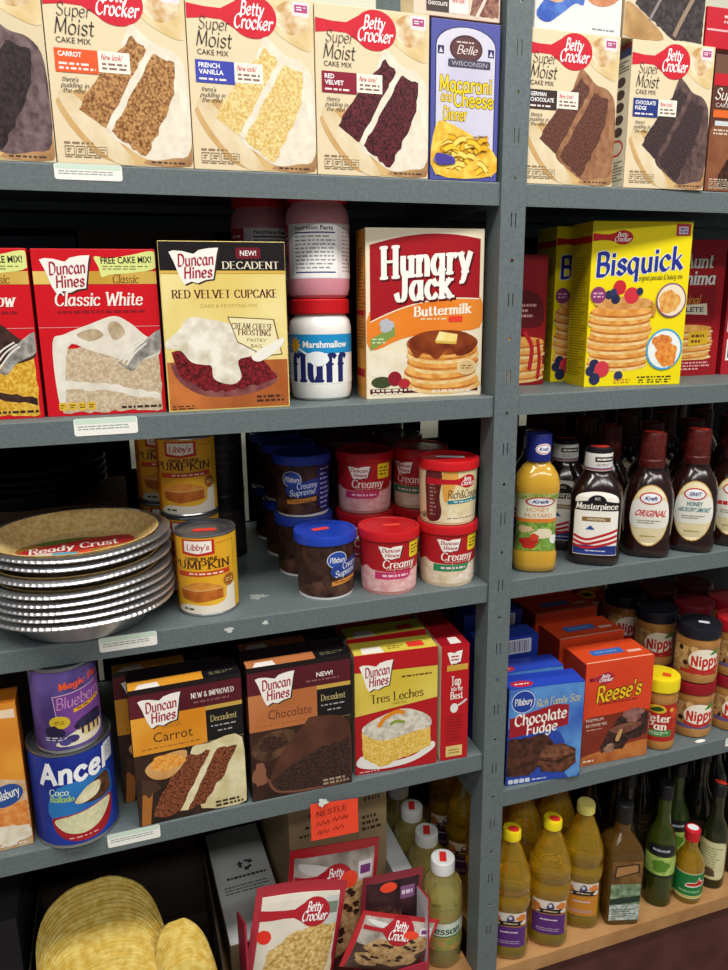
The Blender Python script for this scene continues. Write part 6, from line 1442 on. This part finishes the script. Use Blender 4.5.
# ================================================================ bottom board, wide bay
def open_case(name, label, cat, x0, x1, y0, y1, z0, z1, col, inner, t=0.003, front=None, back=None):
    o = thing(name, label, cat, ((x0+x1)/2, (y0+y1)/2, z0))
    cx, cy = (x0+x1)/2, (y0+y1)/2
    def wall(nm, a, b, c, d, h, ins):
        mb = MB(); mb.box(a-cx, b-cx, c-cy, d-cy, 0.0032, h, M(col, rough=0.7)); mb.build(nm, o, smooth=0)
    H = z1-z0
    mb = MB(); mb.box(x0-cx, x1-cx, y0-cy, y1-cy, 0, 0.003, M(inner, rough=0.7)); mb.build('bottom_panel', o, smooth=0)
    wall('side_panel', x0, x0+t, y0, y1, H, 0); wall('side_panel', x1-t, x1, y0, y1, H, 0)
    wall('back_panel', x0+t+.0002, x1-t-.0002, y1-t, y1, back or H, 0); wall('front_panel', x0+t+.0002, x1-t-.0002, y0, y0+t, front or H, 0)
    return o

# white case with the recycling mark, kraft sides
o, a, sd, tp = carton('shipping_case', 'white topped case with recycling mark, brown side, lying left of the cookie mix pouches', 'case', (-0.405, 0.112, Z5), 1.5, 0.106, 0.090, 0.29, ('#8d7a5c', '#8d7a5c', '#e6e9e9'), None, 0.7)
tp.part('recycling_mark'); 
for k in range(3):
    t = 2*pi*k/3 + pi/2
    c, s_ = math.cos(t), math.sin(t)
    f = lambda x, y: (0.58 + (x*c - y*s_)/0.106, 0.62 + (x*s_ + y*c)/0.3)
    tp.p([f(-0.008, 0.007), f(0.003, 0.007), f(0.003, 0.003), f(0.012, 0.010), f(0.003, 0.017), f(0.003, 0.013), f(-0.005, 0.013)], '#3c4044')
tp.part('printed_text'); tp.lines(0.2, 0.50, 0.95, 0.54, 1, '#4a4e52', 0.5, 3); tp.lines(0.12, 0.38, 0.9, 0.46, 3, '#6a6e72', 0.4, 4); tp.end()
o, a, sd, tp = carton('shipping_case', 'narrow white case standing between the brown case and the clear oil bottles', 'case', (-0.1105, 0.105, Z5), 0, 0.036, 0.151, 0.225, ('#c9cccc', '#c9cccc', '#d9dcdc'), None, 0.7)
a.part('printed_text'); a.lines(0.2, 0.5, 0.8, 0.7, 3, '#6a6e72', 0.4); a.end()
# kraft case behind
o, a, sd, tp = carton('shipping_case', 'tall brown cardboard case behind the cookie mix pouches, dark print on its front', 'case', (-0.291, 0.142, Z5), 1.5, 0.180, 0.36, 0.27, ('#b39a74', '#a58c66', '#b39a74'), None, 0.75)
a.part('printed_text'); a.lines(0.06, 0.84, 0.36, 0.875, 1, '#3a3024', 0.6, 3); a.lines(0.2, 0.77, 0.36, 0.80, 1, '#3a3024', 0.6, 4); a.lines(0.16, 0.71, 0.36, 0.735, 1, '#3a3024', 0.6, 5); a.lines(0.1, 0.67, 0.4, 0.69, 1, '#3a3024', 0.6, 6)
a.part('printed_text'); a.lines(0.74, 0.86, 0.95, 0.93, 2, '#4a3e30', 0.5, 7); a.lines(0.76, 0.78, 0.94, 0.83, 1, '#4a3e30', 0.5, 8); a.lines(0.74, 0.62, 0.95, 0.72, 3, '#4a3e30', 0.5, 9)
a.part('edge_tape'); a.r(0.685, 0.004, 0.692, 0.996, '#927a58'); a.end()
sd.part('edge_tape'); sd.r(0.30, 0.0, 0.32, 1.0, '#8a7350'); sd.end()

# handwritten note hanging from the lip
o = thing('paper_note', 'fluorescent orange handwritten note taped under the shelf lip, over the brown case', 'note', (-0.249, -0.0035, 0.5015))
mb = MB(); mb.add([(-0.0375, 0, 0.002), (0.0365, -0.0015, 0.0), (0.0365, 0, 0.058), (-0.0375, 0, 0.0655)], [(0, 1, 2, 3)], M('#f0482c', rough=0.6))
mb.add([(-0.0375, 0.0004, 0.002), (-0.0375, 0.0004, 0.0655), (0.0365, 0.0004, 0.058), (0.0365, -0.0011, 0.0)], [(0, 1, 2, 3)], M('#f0482c', rough=0.6))
mb.build('paper', o, smooth=0)
a = Art(o, lambda u, v, k: (-0.0375+u, -0.0017-k, 0.001+v), 0.074, 0.062)
a.part('handwriting', 'dark pen handwriting'); c = '#4a1a1a'
a.s('NESTLE', 0.10, 0.70, 0.76, 0.84, c, W=0.75, st='mono', sh=0.1, rot=3)
a.stroke([(0.1, 0.42), (0.15, 0.52), (0.2, 0.42), (0.26, 0.53), (0.30, 0.43), (0.36, 0.53), (0.38, 0.43)], 0.0009, c); a.stroke([(0.46, 0.46), (0.5, 0.56), (0.54, 0.45), (0.6, 0.56), (0.66, 0.46), (0.7, 0.57), (0.74, 0.47), (0.78, 0.57)], 0.0009, c)
a.stroke([(0.12, 0.18), (0.18, 0.28), (0.2, 0.17), (0.28, 0.28), (0.32, 0.18), (0.38, 0.28)], 0.0009, c); a.stroke([(0.46, 0.2), (0.52, 0.3), (0.56, 0.2), (0.64, 0.31), (0.68, 0.2)], 0.0009, c); a.end()
a = Art(o, lambda u, v, k: (-0.026+u, -0.0026-k, 0.060+v), 0.014, 0.013)
a.part('tape_scrap', 'torn white tape'); a.blob(0.5, 0.5, 0.5, 0.5, '#dfe2e0', 0.35, 3); a.end()

# red tray and pouches
o = thing('display_tray', 'red cardboard display tray with white inside holding the cookie mix pouches', 'tray', (-0.2385, 0.056, Z5))
def tray_part(nm, x0, x1, y0, y1, hf, hb, c_out, c_in, flip=False):
    mb = MB()
    v = [(x0, y0, 0), (x1, y0, 0), (x1, y1, 0), (x0, y1, 0), (x0, y0, hf), (x1, y0, hf), (x1, y1, hb), (x0, y1, hb)]
    mb.add(v, [(3, 2, 1, 0), (4, 5, 6, 7), (0, 1, 5, 4), (2, 3, 7, 6)], M(c_out, rough=0.5))
    mb.add(v, [(3, 0, 4, 7)], M(c_in if flip else c_out, rough=0.5)); mb.add(v, [(1, 2, 6, 5)], M(c_out if flip else c_in, rough=0.5))
    return mb.build(nm, o, smooth=0)
tray_part('bottom_panel', -0.1500, 0.1500, -0.046, 0.046, 0.003, 0.003, '#b0243c', '#d9d9da')
tray_part('side_panel', -0.1535, -0.1503, -0.046, 0.046, 0.224, 0.165, '#a8283f', '#d9dadd')
tray_part('side_panel', 0.1503, 0.1535, -0.046, 0.046, 0.178, 0.15, '#a8283f', '#d9dadd', True)
tray_part('back_panel', -0.1500, 0.1500, 0.0430, 0.046, 0.10, 0.10, '#a8283f', '#d9dadd')
tray_part('front_panel', -0.1500, 0.1500, -0.046, -0.0432, 0.05, 0.05, '#a8283f', '#d9dadd')

def pouch(label, base, w, h, T, rx, ry, rz, kind, arch=0.0):
    o = thing('cookie_mix_pouch', label, 'pouch', base, 0, None)
    o.rotation_euler = (math.radians(rx), math.radians(ry), math.radians(rz))
    def bulge(x, z):
        u, v = x/w+0.5, z/h
        u, v = min(max(u, 0), 1), min(max(v, 0), 1)
        f = max(0.0, 1-(2*u-1)**4) * max(0.0, math.sin(pi*min(v/0.93, 1.0)))**0.6
        return T*f + 0.0008
    def topz(x, z): return z + arch*(1-(2*x/w)**2)*(z/h)**3
    mb = MB(); n, m = 22, 26
    for sgn in (-1, 1):
        v = [(-w/2+w*i/n, sgn*bulge(-w/2+w*i/n, h*j/m), topz(-w/2+w*i/n, h*j/m)) for j in range(m+1) for i in range(n+1)]
        f = [(j*(n+1)+i, j*(n+1)+i+1, (j+1)*(n+1)+i+1, (j+1)*(n+1)+i) for j in range(m) for i in range(n)]
        if sgn > 0: f = [q[::-1] for q in f]
        mb.add(v, f, M({'streusel': '#b32a3c', 'chip': '#c0252f', 'brownie': '#8a2a38'}[kind], rough=0.28, coat=0.4))
    rim = []
    for i in range(n): rim.append((i, i+1))
    N = (n+1)*(m+1)
    ring = [i for i in range(n+1)] + [(j*(n+1)+n) for j in range(1, m+1)] + [m*(n+1)+i for i in range(n-1, -1, -1)] + [j*(n+1) for j in range(m-1, 0, -1)]
    mb.f += [(ring[(q+1) % len(ring)], ring[q], ring[q]+N, ring[(q+1) % len(ring)]+N) for q in range(len(ring))]
    mb.m += [0]*len(ring)
    mb.build('foil_pouch', o, smooth=60)
    a = Art(o, lambda u, v, k: (u-w/2, -bulge(u-w/2, v)-k, topz(u-w/2, v)), w, h, cut=w/22, cutv=h/26)
    a.clamp = True
    def logo(cu, cv, r, hv=0.05, u0=0.06):
        a.part('spoon_logo'); spoon_logo(a, cu, cv, r, r*w/h*0.9, u0, hv, col='#b3202e')
    if kind == 'streusel':
        a.part('front_print'); a.r(0.07, 0.0, 0.93, 0.93, ('n', '#d9d2c4', '#e6dfd0', 20)); a.r(0.78, 0.70, 0.93, 0.90, '#c9cdc8'); a.r(0.80, 0.78, 0.92, 0.86, '#7a8a78')
        a.j([(0.16, 0.4), (0.2, 0.56), (0.45, 0.68), (0.75, 0.72), (0.93, 0.70), (0.86, 0.3), (0.6, 0.05), (0.4, 0.05)], ('n', '#b58a42', '#ecd08c', 150), 0.012, 0.04, 3)
        a.smooth([(0.72, 0.0), (0.93, 0.45), (0.93, 0.0)], ('n', '#e6d6a8', '#f0e6c8', 40)); logo(0.66, 0.80, 0.17)
        a.part('price_sticker', 'red dot sticker'); a.e(0.13, 0.655, 0.075, 0.05, '#e83224')
    elif kind == 'chip':
        a.part('front_print'); a.r(0.05, 0.0, 0.95, 0.94, ('n', '#8a8078', '#c9c2b8', 30)); a.smooth([(0.1, 0.9), (0.4, 0.86), (0.5, 0.80), (0.2, 0.82)], '#dcdad6'); a.r(0.05, 0.0, 0.95, 0.5, ('n', '#3a2a26', '#5a463c', 40))
        for cx_, cy_, r in ((0.35, 0.5, 0.2), (0.72, 0.58, 0.24), (0.6, 0.34, 0.24), (0.28, 0.28, 0.2)):
            a.blob(cx_, cy_, r, r*0.68, ('n', '#a07a50', '#cfab78', 120), 0.12, int(cx_*100))
            for k in range(6): g = random.Random(k+int(cx_*50)); a.blob(cx_+g.uniform(-.13, .13), cy_+g.uniform(-.09, .09), 0.035, 0.022, '#3a211a', 0.3, k)
        a.part('coupon_mark'); a.rr(0.77, 0.74, 0.93, 0.86, 0.002, '#e8dcE4'.lower()); a.r(0.79, 0.77, 0.91, 0.83, '#7a3a7c'); logo(0.52, 0.78, 0.17)
        a.part('price_sticker', 'orange dot sticker'); a.e(0.66, 0.755, 0.10, 0.06, '#f0482c')
    else:
        a.part('front_print'); a.r(0.06, 0.0, 0.94, 0.93, ('n', '#241418', '#4a3034', 40)); a.blob(0.4, 0.5, 0.3, 0.2, ('n', '#3a211c', '#6a483a', 120), 0.2, 3)
        a.part('coupon_mark'); a.r(0.62, 0.74, 0.86, 0.86, '#8a5a86'); a.lines(0.64, 0.77, 0.84, 0.83, 1, '#e0d0e0', 0.6)
        a.part('price_sticker', 'orange dot sticker'); a.e(0.42, 0.87, 0.14, 0.045, '#f04a2c')
    a.end()
    return o
pouch('cookie mix pouch with chocolate chip cookies, standing tallest at the back of the red tray', (-0.248, 0.082, Z5+0.006), 0.155, 0.262, 0.012, 0, 5, 0, 'chip')
pouch('cookie mix pouch with golden crumb slice and curved red top, front left of the tray', (-0.334, 0.036, Z5+0.006), 0.150, 0.236, 0.014, -2, 10.5, 0, 'streusel', 0.007)
pouch('cookie mix pouch with chip cookies, tipped over low at the front right of the tray', (-0.172, 0.022, Z5+0.052), 0.150, 0.105, 0.013, 0, 24, 0, 'chip')
pouch('dark brownie mix pouch with orange sticker behind the tipped pouch', (-0.143, 0.062, Z5+0.008), 0.11, 0.192, 0.008, 0, 4, 0, 'brownie')

# clear oil bottles with white caps
wes = [(0.029, 0, 2), (0.0340, 0.003, 2), (0.0354, 0.010, 2), (0.0354, 0.060, 2), (0.0344, 0.064, 2), (0.0354, 0.068, 2), (0.0354, 0.120, 2), (0.0344, 0.124, 2), (0.0352, 0.130, 2), (0.0346, 0.148, 2), (0.0290, 0.164, 2), (0.0200, 0.176, 2), (0.0185, 0.180, 2)]
def wesson(label, x, y):
    o = thing('oil_bottle', label, 'oil bottle', (x, y, Z5), aim(x, y, 3))
    mb = MB(); mb.lathe(wes, PALE, 52); mb.build('bottle_body', o, smooth=60)
    mb = MB(); mb.lathe([(0.0190, 0.179), (0.0208, 0.180), (0.0212, 0.198), (0.0205, 0.2025), (0.0190, 0.2035)], M('#eceeec', rough=0.4), 60); mb.build('cap', o)
    t = Art(o, lambda u, v, k: (-0.006+u, -0.012+v, 0.2035+k), 0.012, 0.024); t.part('price_sticker', 'red price sticker'); t.rr(0, 0, 1, 1, 0.002, '#e8332a'); t.end()
    a = wrap(o, 0.0357, 0.040, 0.056, 180)
    a.part('paper_label'); a.r(0, 0, 1, 1, '#d8e2d4'); a.r(0, 0, 1, 0.5, ('n', '#7a9a4a', '#c88a5a', 60)); a.r(0, 0.5, 1, 0.55, '#3a7a4a')
    a.part('lettering', 'dark green lettering'); a.s('Wesson', 0.22, 0.62, 0.80, 0.88, '#1a4a34', W=1.5, st='serif', sh=0.15); a.end()
    return o
wesson('front clear oil bottle with white cap, left of the slotted post, lettered label showing', -0.0372, 0.064)
wesson('second clear oil bottle with white cap in the row left of the post', -0.0372, 0.136)
wesson('third clear oil bottle with white cap in the row left of the post', -0.0372, 0.208)
wesson('deepest clear oil bottle with white cap in the row left of the post, in shade', -0.0372, 0.280)

# taco shells in the dark case
open_case('shipping_case', 'dark case holding up the packs of yellow taco shells', 'case', -0.712, -0.424, 0.004, 0.30, Z5, 0.295, '#3a3028', '#4a3e34')
tray_z = Z5+0.0032
def shells(label, cx, cy, z0, R, H, n, dy, dz, rz, seed):
    """half-moon shells shingled one behind another, rims up; dy, dz: step from each shell to the next"""
    o = thing('taco_shell_pack', label, 'taco shells', (cx, cy, z0), math.radians(rz))
    o.rotation_euler = (0, math.radians(-7), math.radians(rz))
    m = M(('n', '#d2ae48', '#e8d078', 90), rough=0.33, coat=0.4)
    for k in range(n):
        g = random.Random(k*7+seed)
        mb = MB(); N = 26
        t = 0.0030
        rr = R*g.uniform(.985, 1.015); hh = H*g.uniform(.99, 1.01)
        lean = 0.35
        v = []
        pts = []
        for i in range(N+1):
            c, s_ = math.cos(pi-pi*i/N), max(0.0, math.sin(pi*i/N))
            pts.append((rr*math.copysign(abs(c)**0.8, c), hh*s_**0.75))
        for q in (-1, 1):
            for x, z in pts:
                w_ = 0.0011*math.sin(11*x/R + k*1.7)*(z/H)
                v.append((x + g.uniform(-.0004, .0004), q*t/2 + w_ + k*dy + lean*z, z + k*dz))
        L = len(pts)
        f = [tuple(range(L)), tuple(reversed(range(L, 2*L)))] + [((i+1) % L, i, L+i, L+(i+1) % L) for i in range(L)]
        mb.add(v, f, m)
        mb.build('taco_shell', o, smooth=35)
    return o
shells('large pack of stacked yellow taco shells lying in the dark case', -0.586, 0.000, tray_z+0.040, 0.096, 0.125, 22, 0.0048, 0.0041, 2, 3)
shells('smaller round pack of yellow taco shells in front, beside the white topped case', -0.470, -0.012, tray_z+0.052, 0.046, 0.116, 11, 0.0044, 0.0036, 2, 5)
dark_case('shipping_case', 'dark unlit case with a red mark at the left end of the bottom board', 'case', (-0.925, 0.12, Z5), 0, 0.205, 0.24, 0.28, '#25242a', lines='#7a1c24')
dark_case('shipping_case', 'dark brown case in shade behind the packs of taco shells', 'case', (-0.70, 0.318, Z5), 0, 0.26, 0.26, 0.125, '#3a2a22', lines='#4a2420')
